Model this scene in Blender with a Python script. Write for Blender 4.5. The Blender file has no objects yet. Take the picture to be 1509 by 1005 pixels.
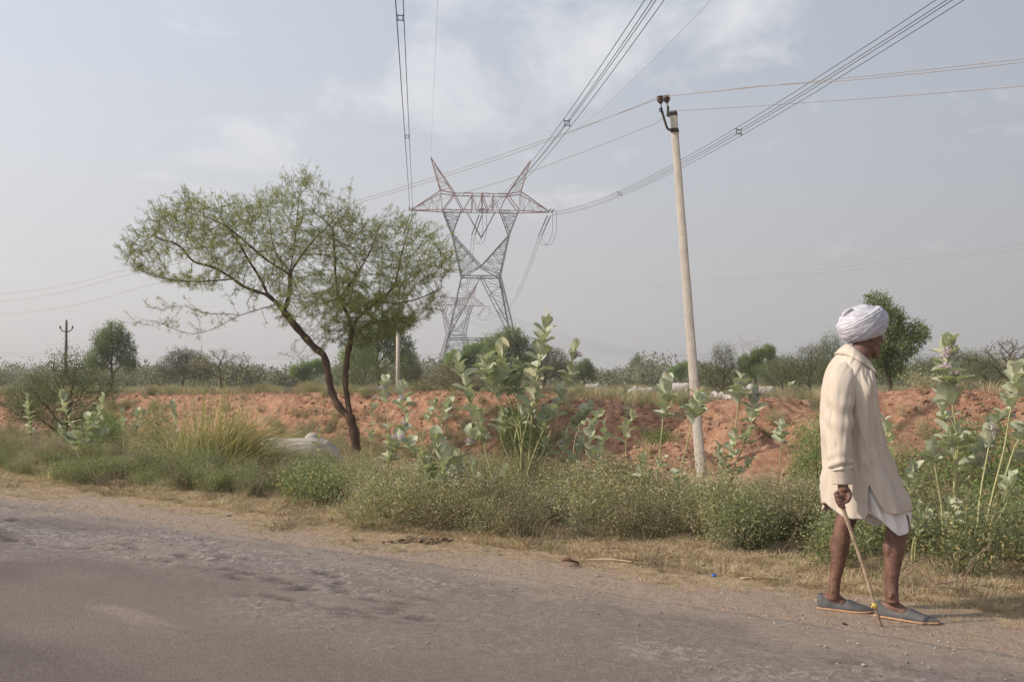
import bpy, math, random
import numpy as np
from mathutils import Vector, Matrix, noise, Euler, kdtree

R = math.radians
random.seed(7)
rng = np.random.default_rng(7)
SC = bpy.context.scene
COL = SC.collection

# ------------------------------------------------------------------ camera, sky, sun, exposure
CAM_Z = 1.3
F = 1467.0
PITCH = math.atan(59.5 / F)
cam_d = bpy.data.cameras.new('camera')
cam_d.lens = 36.0 * F / 1509.0
cam_d.sensor_width = 36.0
cam_d.clip_start = 0.05
cam_d.clip_end = 12000
cam = bpy.data.objects.new('camera', cam_d)
cam.location = (0, 0, CAM_Z)
cam.rotation_euler = (R(90) + PITCH, 0, 0)
COL.objects.link(cam)
SC.camera = cam

SUN_EL = R(33)
SUN_TO = Vector((-0.98, -0.20, 0)).normalized() * math.cos(SUN_EL) + Vector((0, 0, math.sin(SUN_EL)))
sun_d = bpy.data.lights.new('sun', 'SUN')
sun_d.energy = 3.0
sun_d.angle = R(1.6)
sun_d.color = (1.0, 0.90, 0.78)
sun = bpy.data.objects.new('sun', sun_d)
sun.rotation_euler = SUN_TO.to_track_quat('Z', 'Y').to_euler()
COL.objects.link(sun)

world = bpy.data.worlds.new('World')
SC.world = world
world.use_nodes = True
wt = world.node_tree
wt.nodes.clear()


def wn(kind, **kw):
    n = wt.nodes.new(kind)
    for k, v in kw.items():
        setattr(n, k, v)
    return n


def math_node(nt, op, a, b=None, clamp=False):
    n = nt.nodes.new('ShaderNodeMath')
    n.operation = op
    n.use_clamp = clamp
    for i, v in enumerate((a, b)):
        if v is None:
            continue
        if isinstance(v, (int, float)):
            n.inputs[i].default_value = v
        else:
            nt.links.new(v, n.inputs[i])
    return n.outputs[0]


def mixc(nt, fac, a, b, mode='MIX'):
    n = nt.nodes.new('ShaderNodeMix')
    n.data_type = 'RGBA'
    n.blend_type = mode
    for sock, v in ((n.inputs[0], fac), (n.inputs[6], a), (n.inputs[7], b)):
        if isinstance(v, (int, float)):
            sock.default_value = v
        elif isinstance(v, (tuple, list)):
            sock.default_value = (*v[:3], 1)
        else:
            nt.links.new(v, sock)
    return n.outputs[2]


def ramp(nt, fac, stops, interp='LINEAR'):
    n = nt.nodes.new('ShaderNodeValToRGB')
    cr = n.color_ramp
    cr.interpolation = interp
    while len(cr.elements) < len(stops):
        cr.elements.new(0.5)
    for e, (p, c) in zip(cr.elements, stops):
        e.position = p
        e.color = (*c[:3], 1) if isinstance(c, (tuple, list)) else (c, c, c, 1)
    nt.links.new(fac, n.inputs[0])
    return n.outputs[0]


tc = wn('ShaderNodeTexCoord')
sky = wn('ShaderNodeTexSky', sky_type='NISHITA', sun_disc=False)
sky.sun_elevation = SUN_EL
sky.sun_rotation = math.atan2(SUN_TO.x, SUN_TO.y)
sky.air_density = 1.0
sky.dust_density = 4.0
sky.ozone_density = 1.0
sep = wn('ShaderNodeSeparateXYZ')
wt.links.new(tc.outputs['Generated'], sep.inputs[0])
zz = sep.outputs[2]
# a dusty veil, thick at the horizon and thinner overhead, a little brighter on the sun's side
veil_amt = ramp(wt, zz, [(0.0, 0.95), (0.12, 0.84), (0.35, 0.66), (0.7, 0.42), (1.0, 0.32)])
sunside = math_node(wt, 'ADD', math_node(wt, 'MULTIPLY', sep.outputs[0], -0.46), 0.925)
veil_col = mixc(wt, ramp(wt, zz, [(0.0, 0.0), (0.40, 1.0)]), (5.15, 4.85, 4.75), (5.75, 6.2, 6.85))
veil = wn('ShaderNodeVectorMath', operation='SCALE')
wt.links.new(veil_col, veil.inputs[0])
wt.links.new(sunside, veil.inputs['Scale'])
base_sky = mixc(wt, veil_amt, sky.outputs[0], veil.outputs[0])
# thin high cloud
proj = wn('ShaderNodeVectorMath', operation='DIVIDE')
zc = math_node(wt, 'ADD', math_node(wt, 'MAXIMUM', zz, 0.0), 0.22)
comb = wn('ShaderNodeCombineXYZ')
for i in range(3):
    wt.links.new(zc, comb.inputs[i])
wt.links.new(tc.outputs['Generated'], proj.inputs[0])
wt.links.new(comb.outputs[0], proj.inputs[1])
mp = wn('ShaderNodeMapping')
mp.inputs['Location'].default_value = (0.35, 0.60, 0.0)
mp.inputs['Scale'].default_value = (1.5, 1.25, 0.0)
wt.links.new(proj.outputs[0], mp.inputs[0])
n1 = wn('ShaderNodeTexNoise')
n1.inputs['Scale'].default_value = 1.55
n1.inputs['Detail'].default_value = 9
n1.inputs['Roughness'].default_value = 0.62
n1.inputs['Distortion'].default_value = 0.35
wt.links.new(mp.outputs[0], n1.inputs[0])
# broad cloud banks: where the photograph shows them, high over the pylon and towards the right
banks = None
for (cu, cv), cs, cw in (((690, 60), 8.5, 1.0), ((840, 90), 12.0, 1.0), ((1070, 10), 15.0, 1.0), ((400, 205), 14.0, .6), ((235, 215), 20.0, .55), ((1110, 222), 28.0, .5)):
    up_ = (502.5 - cv) / F
    dv_ = Vector(((cu - 754.5) / F, math.cos(PITCH) - up_ * math.sin(PITCH), math.sin(PITCH) + up_ * math.cos(PITCH))).normalized()
    dn = wn('ShaderNodeVectorMath', operation='DISTANCE'); dn.inputs[1].default_value = dv_
    wt.links.new(tc.outputs['Generated'], dn.inputs[0])
    g_ = math_node(wt, 'POWER', 2.718, math_node(wt, 'MULTIPLY', math_node(wt, 'POWER', math_node(wt, 'MULTIPLY', dn.outputs['Value'], cs), 2.0), -1.0))
    g_ = math_node(wt, 'MULTIPLY', g_, cw)
    banks = g_ if banks is None else math_node(wt, 'ADD', banks, g_)
banks = math_node(wt, 'MINIMUM', banks, 1.0)
cl = ramp(wt, math_node(wt, 'ADD', math_node(wt, 'SUBTRACT', n1.outputs[0], 0.085), math_node(wt, 'MULTIPLY', banks, 0.17)), [(0.50, 0.0), (0.60, 0.5), (0.74, 1.0)])
cfade = ramp(wt, zz, [(0.03, 0.0), (0.16, 0.75), (0.30, 1.0)])
cmask = math_node(wt, 'MULTIPLY', math_node(wt, 'MULTIPLY', cl, cfade), 0.62)
sky_all = mixc(wt, cmask, base_sky, (7.9, 7.75, 7.7))
bg = wn('ShaderNodeBackground')
bg.inputs['Strength'].default_value = 0.10
wt.links.new(sky_all, bg.inputs[0])
wo = wn('ShaderNodeOutputWorld')
wt.links.new(bg.outputs[0], wo.inputs[0])

SC.view_settings.view_transform = 'Standard'
SC.view_settings.look = 'None'
SC.view_settings.exposure = 0.40
SC.view_settings.gamma = 1.0
SC.view_settings.use_curve_mapping = False
SC.render.engine = 'CYCLES'
SC.cycles.use_denoising = True
SC.cycles.max_bounces = 6
SC.cycles.diffuse_bounces = 3
SC.cycles.transmission_bounces = 4
SC.cycles.transparent_max_bounces = 8
SC.cycles.volume_bounces = 0
SC.cycles.volume_step_rate = 4
SC.cycles.volume_max_steps = 32


# ------------------------------------------------------------------ helpers
def ray(u, v):
    up = (502.5 - v) / F
    d = Vector(((u - 754.5) / F, math.cos(PITCH) - up * math.sin(PITCH), math.sin(PITCH) + up * math.cos(PITCH)))
    return d


def W(u, v, Y):
    """the world point at distance Y in front of the camera seen at photo pixel (u, v)"""
    d = ray(u, v)
    k = Y / d.y
    return Vector((d.x * k, Y, CAM_Z + d.z * k))


def G(u, v, z0=0.0):
    d = ray(u, v)
    k = (z0 - CAM_Z) / d.z
    return Vector((d.x * k, d.y * k, z0))


def vnoise(x, y, seed=0):
    x = np.asarray(x, float); y = np.asarray(y, float)
    xi = np.floor(x).astype(np.int64); yi = np.floor(y).astype(np.int64)
    xf = x - xi; yf = y - yi
    xf = xf * xf * (3 - 2 * xf); yf = yf * yf * (3 - 2 * yf)

    def h(a, b):
        n = (a * 374761393 + b * 668265263 + seed * 1442695041) & 0xFFFFFFFF
        n = ((n ^ (n >> 13)) * 1274126177) & 0xFFFFFFFF
        n = n ^ (n >> 16)
        return (n & 0xFFFF) / 65535.0
    return (h(xi, yi) * (1 - xf) + h(xi + 1, yi) * xf) * (1 - yf) + (h(xi, yi + 1) * (1 - xf) + h(xi + 1, yi + 1) * xf) * yf


def fbm(x, y, octs=4, seed=0, rough=0.5):
    s = 0; a = 1; tot = 0
    for o in range(octs):
        s = s + a * vnoise(x * 2 ** o + 17.3 * o, y * 2 ** o - 9.1 * o, seed + o)
        tot += a; a *= rough
    return s / tot - 0.5


def npmesh(name, V, Fa, smooth=False):
    """mesh from a vertex array and one or several face arrays (each n x k)"""
    V = np.asarray(V, np.float32).reshape(-1, 3)
    if not isinstance(Fa, list):
        Fa = [Fa]
    Fa = [np.asarray(f, np.int32) for f in Fa if len(f)]
    me = bpy.data.meshes.new(name)
    me.vertices.add(len(V))
    me.vertices.foreach_set('co', V.ravel())
    idx = np.concatenate([f.ravel() for f in Fa])
    tot = np.concatenate([np.full(len(f), f.shape[1], np.int32) for f in Fa])
    st = np.concatenate([[0], np.cumsum(tot)[:-1]]).astype(np.int32)
    me.loops.add(len(idx))
    me.loops.foreach_set('vertex_index', idx)
    me.polygons.add(len(tot))
    me.polygons.foreach_set('loop_start', st)
    me.polygons.foreach_set('loop_total', tot)
    if smooth:
        me.polygons.foreach_set('use_smooth', np.ones(len(tot), bool))
    me.update(calc_edges=True)
    return me


def obj(name, me, mat=None, parent=None, link=True, **props):
    o = bpy.data.objects.new(name, me)
    if mat is not None and me is not None and len(me.materials) == 0:
        for m in (mat if isinstance(mat, (list, tuple)) else [mat]):
            me.materials.append(m)
    if link:
        COL.objects.link(o)
    if parent is not None:
        o.parent = parent
    for k, v in props.items():
        o[k] = v
    return o


def thing(name, loc, label, category, group=None, rz=0.0):
    o = bpy.data.objects.new(name, None)
    o.empty_display_size = 0.2
    o.location = loc
    o.rotation_euler = (0, 0, rz)
    COL.objects.link(o)
    o['label'] = label
    o['category'] = category
    if group:
        o['group'] = group
    return o


def tag(o, label, category, group=None):
    o['label'] = label
    o['category'] = category
    if group:
        o['group'] = group
    return o


class MB:
    """collects pieces for one mesh"""
    def __init__(self):
        self.V = []; self.Q = []; self.T = []; self.n = 0

    def add(self, V, Q=(), T=()):
        V = np.asarray(V, float).reshape(-1, 3)
        if len(Q):
            self.Q.append(np.asarray(Q, np.int64) + self.n)
        if len(T):
            self.T.append(np.asarray(T, np.int64) + self.n)
        self.V.append(V); self.n += len(V)

    def mesh(self, name, smooth=False):
        f = []
        if self.Q: f.append(np.concatenate(self.Q))
        if self.T: f.append(np.concatenate(self.T))
        return npmesh(name, np.concatenate(self.V), f, smooth)

    def loft(self, rings, caps=True, closed=True):
        rings = np.asarray(rings, float)
        r, n = rings.shape[:2]
        i = np.arange(r - 1)[:, None] * n
        j = np.arange(n if closed else n - 1)[None, :]
        j2 = (j + 1) % n
        Q = np.stack([i + j, i + j2, i + n + j2, i + n + j], -1).reshape(-1, 4)
        V = rings.reshape(-1, 3)
        T = []
        if caps and closed:
            c0 = rings[0].mean(0); c1 = rings[-1].mean(0)
            V = np.concatenate([V, [c0, c1]])
            a = r * n
            jj = np.arange(n)
            T = np.concatenate([np.stack([np.full(n, a), (jj + 1) % n, jj], -1),
                                np.stack([np.full(n, a + 1), (r - 1) * n + jj, (r - 1) * n + (jj + 1) % n], -1)])
        self.add(V, Q, T)

    def tube(self, pts, rad, n=8, rad2=None, ref=None, caps=True, twist=0.0):
        """tube along pts; rad across, rad2 along ref"""
        P = np.asarray([tuple(p) for p in pts], float)
        m = len(P)
        rad = np.broadcast_to(np.asarray(rad, float), (m,))
        rad2 = rad if rad2 is None else np.broadcast_to(np.asarray(rad2, float), (m,))
        T = np.gradient(P, axis=0) if m > 2 else np.repeat([P[1] - P[0]], 2, 0)
        T /= np.linalg.norm(T, axis=1)[:, None] + 1e-12
        if ref is None:
            ref = np.array([0, 0, 1.0]) if abs(T[0][2]) < 0.8 else np.array([1.0, 0, 0])
        ref = np.asarray(ref, float)
        rings = []
        u = ref - T[0] * (ref @ T[0]); u /= np.linalg.norm(u) + 1e-12
        for k in range(m):
            u = u - T[k] * (u @ T[k]); u /= np.linalg.norm(u) + 1e-12
            w = np.cross(T[k], u)
            a = np.arange(n) * 2 * math.pi / n + twist
            rings.append(P[k] + np.outer(np.cos(a), w) * rad[k] + np.outer(np.sin(a), u) * rad2[k])
        self.loft(rings, caps)

    def box(self, c, s, rot=None):
        c = np.asarray(c, float); s = np.asarray(s, float) / 2
        v = np.array([[x, y, z] for x in (-1, 1) for y in (-1, 1) for z in (-1, 1)], float) * s
        if rot is not None:
            v = v @ np.asarray(rot.to_3x3()).T
        self.add(v + c, [[0, 1, 3, 2], [4, 6, 7, 5], [0, 4, 5, 1], [2, 3, 7, 6], [0, 2, 6, 4], [1, 5, 7, 3]])

    def ell(self, c, r, rot=None, n=16, m=10):
        th = np.linspace(0.001, math.pi - 0.001, m); ph = np.arange(n) * 2 * math.pi / n
        rings = np.stack([np.outer(np.sin(th), np.cos(ph)) * r[0], np.outer(np.sin(th), np.sin(ph)) * r[1],
                          np.repeat(np.cos(th)[:, None], n, 1) * r[2]], -1)
        if rot is not None:
            rings = rings @ np.asarray(rot.to_3x3()).T
        self.loft(rings[::-1] + np.asarray(tuple(c)), True)

    def bar(self, a, b, w, n=4):
        self.tube([a, b], w / 2 * 1.2, n=n, caps=False, twist=math.pi / 4)


def smooth_path(pts, k=6):
    P = [np.asarray(tuple(p), float) for p in pts]
    P = [2 * P[0] - P[1]] + P + [2 * P[-1] - P[-2]]
    out = []
    for i in range(1, len(P) - 2):
        for s in range(k):
            t = s / k
            a, b, c, d = P[i - 1:i + 3]
            out.append(0.5 * ((2 * b) + (c - a) * t + (2 * a - 5 * b + 4 * c - d) * t * t + (3 * b - a - 3 * c + d) * t ** 3))
    out.append(P[-2])
    return np.array(out)


def interp_rows(rows, n):
    """smooth (Catmull-Rom) interpolation of table rows to n rows"""
    A = np.asarray(rows, float)
    P = np.concatenate([[2 * A[0] - A[1]], A, [2 * A[-1] - A[-2]]])
    out = []
    for s in np.linspace(0, len(A) - 1 - 1e-9, n):
        i = int(s); t = s - i
        a, b, c, d = P[i:i + 4]
        out.append(0.5 * ((2 * b) + (c - a) * t + (2 * a - 5 * b + 4 * c - d) * t * t + (3 * b - a - 3 * c + d) * t ** 3))
    return np.array(out)


def remeshed(mb, name, voxel, smooth_it=4):
    me = mb.mesh(name + '_raw')
    o = bpy.data.objects.new(name + '_raw', me)
    COL.objects.link(o)
    m = o.modifiers.new('r', 'REMESH'); m.mode = 'VOXEL'; m.voxel_size = voxel; m.use_smooth_shade = True
    s = o.modifiers.new('s', 'SMOOTH'); s.iterations = smooth_it; s.factor = 0.5
    dg = bpy.context.evaluated_depsgraph_get()
    out = bpy.data.meshes.new_from_object(o.evaluated_get(dg))
    out.name = name
    bpy.data.objects.remove(o)
    out.materials.clear()
    return out


# ------------------------------------------------------------------ materials
def new_mat(name):
    m = bpy.data.materials.new(name)
    m.use_nodes = True
    nt = m.node_tree
    nt.nodes.clear()
    out = nt.nodes.new('ShaderNodeOutputMaterial')
    return m, nt, out


def noise_n(nt, scale, detail=4, rough=0.55, vec=None, dist=0.0):
    n = nt.nodes.new('ShaderNodeTexNoise')
    n.inputs['Scale'].default_value = scale
    n.inputs['Detail'].default_value = detail
    n.inputs['Roughness'].default_value = rough
    n.inputs['Distortion'].default_value = dist
    if vec is not None:
        nt.links.new(vec, n.inputs[0])
    return n.outputs[0]


def obj_vec(nt, scale=None):
    t = nt.nodes.new('ShaderNodeTexCoord')
    if scale is None:
        return t.outputs['Object']
    m = nt.nodes.new('ShaderNodeMapping')
    m.inputs['Scale'].default_value = scale
    nt.links.new(t.outputs['Object'], m.inputs[0])
    return m.outputs[0]


def principled(nt, out, col, rough=0.8, spec=0.3, bump=None, bump_d=0.01, bump_s=1.0, metallic=0.0):
    p = nt.nodes.new('ShaderNodeBsdfPrincipled')
    if isinstance(col, (tuple, list)):
        p.inputs['Base Color'].default_value = (*col[:3], 1)
    else:
        nt.links.new(col, p.inputs['Base Color'])
    if isinstance(rough, (int, float)):
        p.inputs['Roughness'].default_value = rough
    else:
        nt.links.new(rough, p.inputs['Roughness'])
    p.inputs['Specular IOR Level'].default_value = spec
    p.inputs['Metallic'].default_value = metallic
    if bump is not None:
        b = nt.nodes.new('ShaderNodeBump')
        b.inputs['Distance'].default_value = bump_d
        b.inputs['Strength'].default_value = bump_s
        nt.links.new(bump, b.inputs['Height'])
        nt.links.new(b.outputs[0], p.inputs['Normal'])
    nt.links.new(p.outputs[0], out.inputs[0])
    return p


def simple_mat(name, c1, c2, scale=8, rough=0.8, spec=0.25, bump_d=0.004, vscale=None, detail=5):
    m, nt, out = new_mat(name)
    v = obj_vec(nt, vscale)
    n = noise_n(nt, scale, detail, 0.6, v)
    col = ramp(nt, n, [(0.3, c1), (0.7, c2)])
    principled(nt, out, col, rough, spec, noise_n(nt, scale * 3, 4, 0.6, v), bump_d)
    return m


def leaf_mat(name, cols, trans=0.35, rough=0.55, spec=0.25, patch=None, midrib=False):
    """foliage: colour differs from leaf to leaf, some light passes through"""
    m, nt, out = new_mat(name)
    g = nt.nodes.new('ShaderNodeNewGeometry')
    n = len(cols)
    col = ramp(nt, g.outputs['Random Per Island'], [(i / max(1, n - 1), c) for i, c in enumerate(cols)])
    oi = nt.nodes.new('ShaderNodeObjectInfo')
    hsv = nt.nodes.new('ShaderNodeHueSaturation')
    nt.links.new(math_node(nt, 'ADD', math_node(nt, 'MULTIPLY', oi.outputs['Random'], 0.030), 0.485), hsv.inputs['Hue'])
    nt.links.new(math_node(nt, 'ADD', math_node(nt, 'MULTIPLY', oi.outputs['Random'], 0.50), 0.78), hsv.inputs['Value'])
    nt.links.new(col, hsv.inputs['Color'])
    col = hsv.outputs[0]
    if patch:
        pn = noise_n(nt, patch, 3, 0.5, obj_vec(nt))
        col = mixc(nt, 1.0, col, ramp(nt, pn, [(0.3, 0.65), (0.7, 1.25)]), 'MULTIPLY')
    p = nt.nodes.new('ShaderNodeBsdfPrincipled')
    nt.links.new(col, p.inputs['Base Color'])
    p.inputs['Roughness'].default_value = rough
    p.inputs['Specular IOR Level'].default_value = spec
    t = nt.nodes.new('ShaderNodeBsdfTranslucent')
    nt.links.new(mixc(nt, 1.0, col, (1.0, 1.1, 0.6), 'MULTIPLY'), t.inputs[0])
    mx = nt.nodes.new('ShaderNodeMixShader')
    mx.inputs[0].default_value = trans
    nt.links.new(p.outputs[0], mx.inputs[1]); nt.links.new(t.outputs[0], mx.inputs[2])
    nt.links.new(mx.outputs[0], out.inputs[0])
    return m


M = {}
# soil / verge / field: colour by what the ground is there (red dug earth, pale dust, dry straw litter)
m, nt, out = new_mat('earth'); M['earth'] = m
v = obj_vec(nt)
att = nt.nodes.new('ShaderNodeAttribute'); att.attribute_name = 'zone'
asep = nt.nodes.new('ShaderNodeSeparateColor'); nt.links.new(att.outputs['Color'], asep.inputs[0])
fine = noise_n(nt, 22, 6, 0.65, v)
mid = noise_n(nt, 1.6, 5, 0.6, v)
dust = ramp(nt, fine, [(0.25, (0.29, 0.215, 0.165)), (0.75, (0.43, 0.335, 0.265))])
straw = ramp(nt, noise_n(nt, 34, 6, 0.7, v), [(0.25, (0.24, 0.17, 0.11)), (0.5, (0.44, 0.33, 0.215)), (0.8, (0.60, 0.48, 0.335))])
red = ramp(nt, noise_n(nt, 5, 8, 0.75, v), [(0.25, (0.13, 0.066, 0.042)), (0.43, (0.29, 0.152, 0.094)), (0.57, (0.40, 0.235, 0.150)), (0.8, (0.53, 0.385, 0.28))])
fieldc = ramp(nt, noise_n(nt, 3, 6, 0.7, v), [(0.3, (0.20, 0.17, 0.10)), (0.7, (0.34, 0.28, 0.18))])
c = mixc(nt, math_node(nt, 'ADD', asep.outputs[0], math_node(nt, 'MULTIPLY', math_node(nt, 'SUBTRACT', mid, 0.5), 0.0)), dust, straw)
c = mixc(nt, asep.outputs[1], c, red)
c = mixc(nt, asep.outputs[2], c, fieldc)
hb = math_node(nt, 'ADD', math_node(nt, 'MULTIPLY', noise_n(nt, 60, 5, 0.7, v), 0.5), noise_n(nt, 9, 4, 0.6, v))
principled(nt, out, c, 0.95, 0.1, hb, 0.035)

# worn asphalt
m, nt, out = new_mat('asphalt'); M['asphalt'] = m
v = obj_vec(nt)
vor = nt.nodes.new('ShaderNodeTexVoronoi'); vor.inputs['Scale'].default_value = 70
nt.links.new(v, vor.inputs[0])
vor2 = nt.nodes.new('ShaderNodeTexVoronoi'); vor2.inputs['Scale'].default_value = 28
nt.links.new(v, vor2.inputs[0])
att = nt.nodes.new('ShaderNodeAttribute'); att.attribute_name = 'wear'
asep = nt.nodes.new('ShaderNodeSeparateColor'); nt.links.new(att.outputs['Color'], asep.inputs[0])
big = noise_n(nt, 0.7, 4, 0.6, v)
base = ramp(nt, big, [(0.35, (0.103, 0.082, 0.074)), (0.65, (0.140, 0.113, 0.101))])
stones = mixc(nt, 1.0, ramp(nt, vor.outputs['Color'], [(0.0, 0.85), (0.6, 1.0), (0.93, 1.25), (1.0, 1.9)]), ramp(nt, noise_n(nt, 45, 6, 0.75, v), [(0.3, 0.72), (0.7, 1.3)]), 'MULTIPLY')
c = mixc(nt, 0.8, base, stones, 'MULTIPLY')
rough_c = mixc(nt, 1.0, ramp(nt, vor2.outputs['Color'], [(0.0, (0.15, 0.125, 0.112)), (0.6, (0.25, 0.215, 0.195)), (1.0, (0.42, 0.38, 0.34))]), stones, 'MULTIPLY')
c = mixc(nt, asep.outputs[0], c, rough_c)
c = mixc(nt, asep.outputs[1], c, ramp(nt, noise_n(nt, 25, 5, 0.6, v), [(0.3, (0.25, 0.195, 0.155)), (0.7, (0.38, 0.305, 0.245))]))
c = mixc(nt, math_node(nt, 'MULTIPLY', asep.outputs[2], 0.85), c, (0.040, 0.034, 0.031))
hb = math_node(nt, 'ADD', math_node(nt, 'ADD', math_node(nt, 'MULTIPLY', vor.outputs['Distance'], -0.35), math_node(nt, 'MULTIPLY', noise_n(nt, 110, 4, 0.7, v), 0.8)),
               math_node(nt, 'MULTIPLY', math_node(nt, 'MULTIPLY', noise_n(nt, 42, 5, 0.75, v), 3.0), asep.outputs[0]))
principled(nt, out, c, 0.82, 0.25, hb, 0.006)

M['bark'] = simple_mat('bark', (0.05, 0.034, 0.027), (0.17, 0.108, 0.080), 11, 0.9, 0.15, 0.015, (1, 1, 0.25))
M['bark_far'] = simple_mat('bark_far', (0.07, 0.05, 0.035), (0.16, 0.12, 0.09), 6, 0.9, 0.15, 0.01)
M['acacia'] = leaf_mat('acacia_leaf', [(0.236, 0.293, 0.122), (0.309, 0.363, 0.147), (0.395, 0.436, 0.181), (0.275, 0.344, 0.14), (0.532, 0.528, 0.232)], 0.42, patch=0.6)
M['blossom'] = simple_mat('blossom', (0.62, 0.42, 0.10), (0.75, 0.58, 0.18), 20, 0.8)
M['leaf_mid'] = leaf_mat('leaf_mid', [(0.134, 0.164, 0.087), (0.197, 0.228, 0.118), (0.265, 0.289, 0.151), (0.171, 0.204, 0.108)], 0.35, patch=0.5)
M['leaf_bright'] = leaf_mat('leaf_bright', [(0.152, 0.216, 0.082), (0.226, 0.298, 0.117), (0.298, 0.367, 0.149), (0.182, 0.244, 0.099)], 0.38, patch=0.6)
M['leaf_grey'] = leaf_mat('leaf_grey', [(0.187, 0.182, 0.132), (0.245, 0.23, 0.166), (0.308, 0.281, 0.208), (0.213, 0.208, 0.15)], 0.32, patch=0.4)
M['leaf_wood'] = leaf_mat('leaf_wood', [(0.154, 0.157, 0.109), (0.2, 0.195, 0.133), (0.259, 0.243, 0.165), (0.17, 0.175, 0.117)], 0.3, patch=0.05)
M['herb'] = leaf_mat('herb', [(0.194, 0.208, 0.115), (0.274, 0.272, 0.152), (0.353, 0.335, 0.196), (0.235, 0.243, 0.134), (0.469, 0.383, 0.193), (0.4, 0.288, 0.32)], 0.35)
M['herb_dark'] = leaf_mat('herb_dark', [(0.144, 0.172, 0.092), (0.202, 0.23, 0.115), (0.266, 0.289, 0.152), (0.169, 0.2, 0.104), (0.547, 0.439, 0.195)], 0.35)
M['herb_pale'] = leaf_mat('herb_pale', [(0.248, 0.244, 0.165), (0.324, 0.318, 0.219), (0.386, 0.368, 0.259), (0.297, 0.286, 0.183), (0.443, 0.384, 0.275)], 0.35)
M['straw'] = leaf_mat('straw', [(0.42, 0.315, 0.20), (0.52, 0.405, 0.265), (0.64, 0.52, 0.36), (0.33, 0.24, 0.15)], 0.2)
M['reed'] = leaf_mat('reed', [(0.269, 0.263, 0.12), (0.37, 0.336, 0.17), (0.482, 0.41, 0.23), (0.314, 0.294, 0.14), (0.605, 0.483, 0.3)], 0.3)
M['twig'] = simple_mat('twig', (0.16, 0.11, 0.075), (0.30, 0.22, 0.15), 20)
M['stalk'] = simple_mat('stalk', (0.30, 0.31, 0.13), (0.48, 0.44, 0.24), 9, 0.6)
M['petal'] = simple_mat('petal', (0.55, 0.42, 0.48), (0.75, 0.66, 0.66), 60, 0.6)
M['clod'] = simple_mat('clod', (0.26, 0.145, 0.092), (0.49, 0.315, 0.21), 3, 0.95, 0.1, 0.02)
M['gravel'] = leaf_mat('gravel', [(0.22, 0.185, 0.16), (0.32, 0.28, 0.25), (0.44, 0.39, 0.35), (0.19, 0.16, 0.145)], 0.0, 0.9)
M['concrete'] = simple_mat('concrete', (0.46, 0.41, 0.355), (0.57, 0.515, 0.45), 9, 0.9, 0.2, 0.01)
M['band'] = simple_mat('red_paint', (0.42, 0.20, 0.155), (0.52, 0.30, 0.24), 20, 0.9)
M['iron'] = simple_mat('rusty_iron', (0.035, 0.027, 0.025), (0.085, 0.06, 0.05), 12, 0.7)
M['porcelain'] = simple_mat('porcelain', (0.065, 0.035, 0.030), (0.11, 0.065, 0.055), 10, 0.25, 0.5, 0.0)
M['galv'] = simple_mat('galvanised', (0.13, 0.13, 0.14), (0.24, 0.24, 0.25), 0.6, 0.6)
M['redsteel'] = simple_mat('red_steel', (0.22, 0.095, 0.09), (0.32, 0.15, 0.145), 0.6, 0.6)
M['whitesteel'] = simple_mat('white_steel', (0.42, 0.38, 0.38), (0.56, 0.52, 0.51), 0.6, 0.6)
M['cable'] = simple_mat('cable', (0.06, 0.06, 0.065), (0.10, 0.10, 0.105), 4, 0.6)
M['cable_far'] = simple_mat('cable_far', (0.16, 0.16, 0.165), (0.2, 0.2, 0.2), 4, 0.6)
M['cable_rusty'] = simple_mat('cable_rusty', (0.28, 0.24, 0.22), (0.36, 0.31, 0.28), 8, 0.6)
M['hide_white'] = simple_mat('hide_white', (0.36, 0.33, 0.30), (0.60, 0.56, 0.52), 3, 0.85, 0.15, 0.01)
M['hide_black'] = simple_mat('hide_black', (0.02, 0.018, 0.018), (0.05, 0.045, 0.045), 3, 0.7)
M['horn'] = simple_mat('horn', (0.10, 0.08, 0.07), (0.2, 0.17, 0.15), 10, 0.5)
M['dung'] = simple_mat('dung', (0.13, 0.08, 0.055), (0.26, 0.175, 0.12), 12, 0.95, 0.1, 0.02)


# ------------------------------------------------------------------ ground
DX, DY = 0.7845, -0.6201          # along the road
NX, NY = 0.6201, 0.7845           # away from the road
S0 = 5.283


def st(x, y):
    return NX * x + NY * y - S0, DX * x + DY * y


def xy(s, t):
    q = np.asarray(s) + S0
    return NX * q + DX * np.asarray(t), NY * q + DY * np.asarray(t)


def col_at(u, s):
    """x, y of the point at road offset s in photo column u"""
    r = (u - 754.5) / F
    y = (s + S0) / (NX * r + NY)
    return r * y, y


crest_tab = [(-300, 583), (0, 583), (200, 584), (420, 582), (600, 580), (700, 582), (780, 587), (850, 594), (925, 597), (980, 610),
             (1028, 626), (1050, 601), (1075, 591), (1110, 590), (1150, 594), (1172, 606), (1200, 614), (1250, 596), (1295, 579), (1345, 577),
             (1400, 581), (1509, 588), (1700, 588)]
ct, cz = [], []
for u, vpx in crest_tab:
    x, y = col_at(u, 13.0)
    ct.append(st(x, y)[1]); cz.append(CAM_Z - (vpx - 562) / F * y)
ct = np.array(ct); cz = np.array(cz)
mounds = []
for u, s, ztop, rt, rs in ((985, 9.9, 0.26, 1.05, 0.85), (1150, 9.9, 0.30, 1.0, 0.9), (10, 10.2, 0.55, 2.0, 1.2), (1085, 11.2, 0.62, 0.8, 0.8), (1330, 10.8, 0.45, 1.6, 1.2)):
    x, y = col_at(u, s)
    mounds.append((s, st(x, y)[1], ztop, rt, rs))


def sstep(a, b, x):
    k = np.clip((x - a) / (b - a), 0, 1)
    return k * k * (3 - 2 * k)


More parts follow.
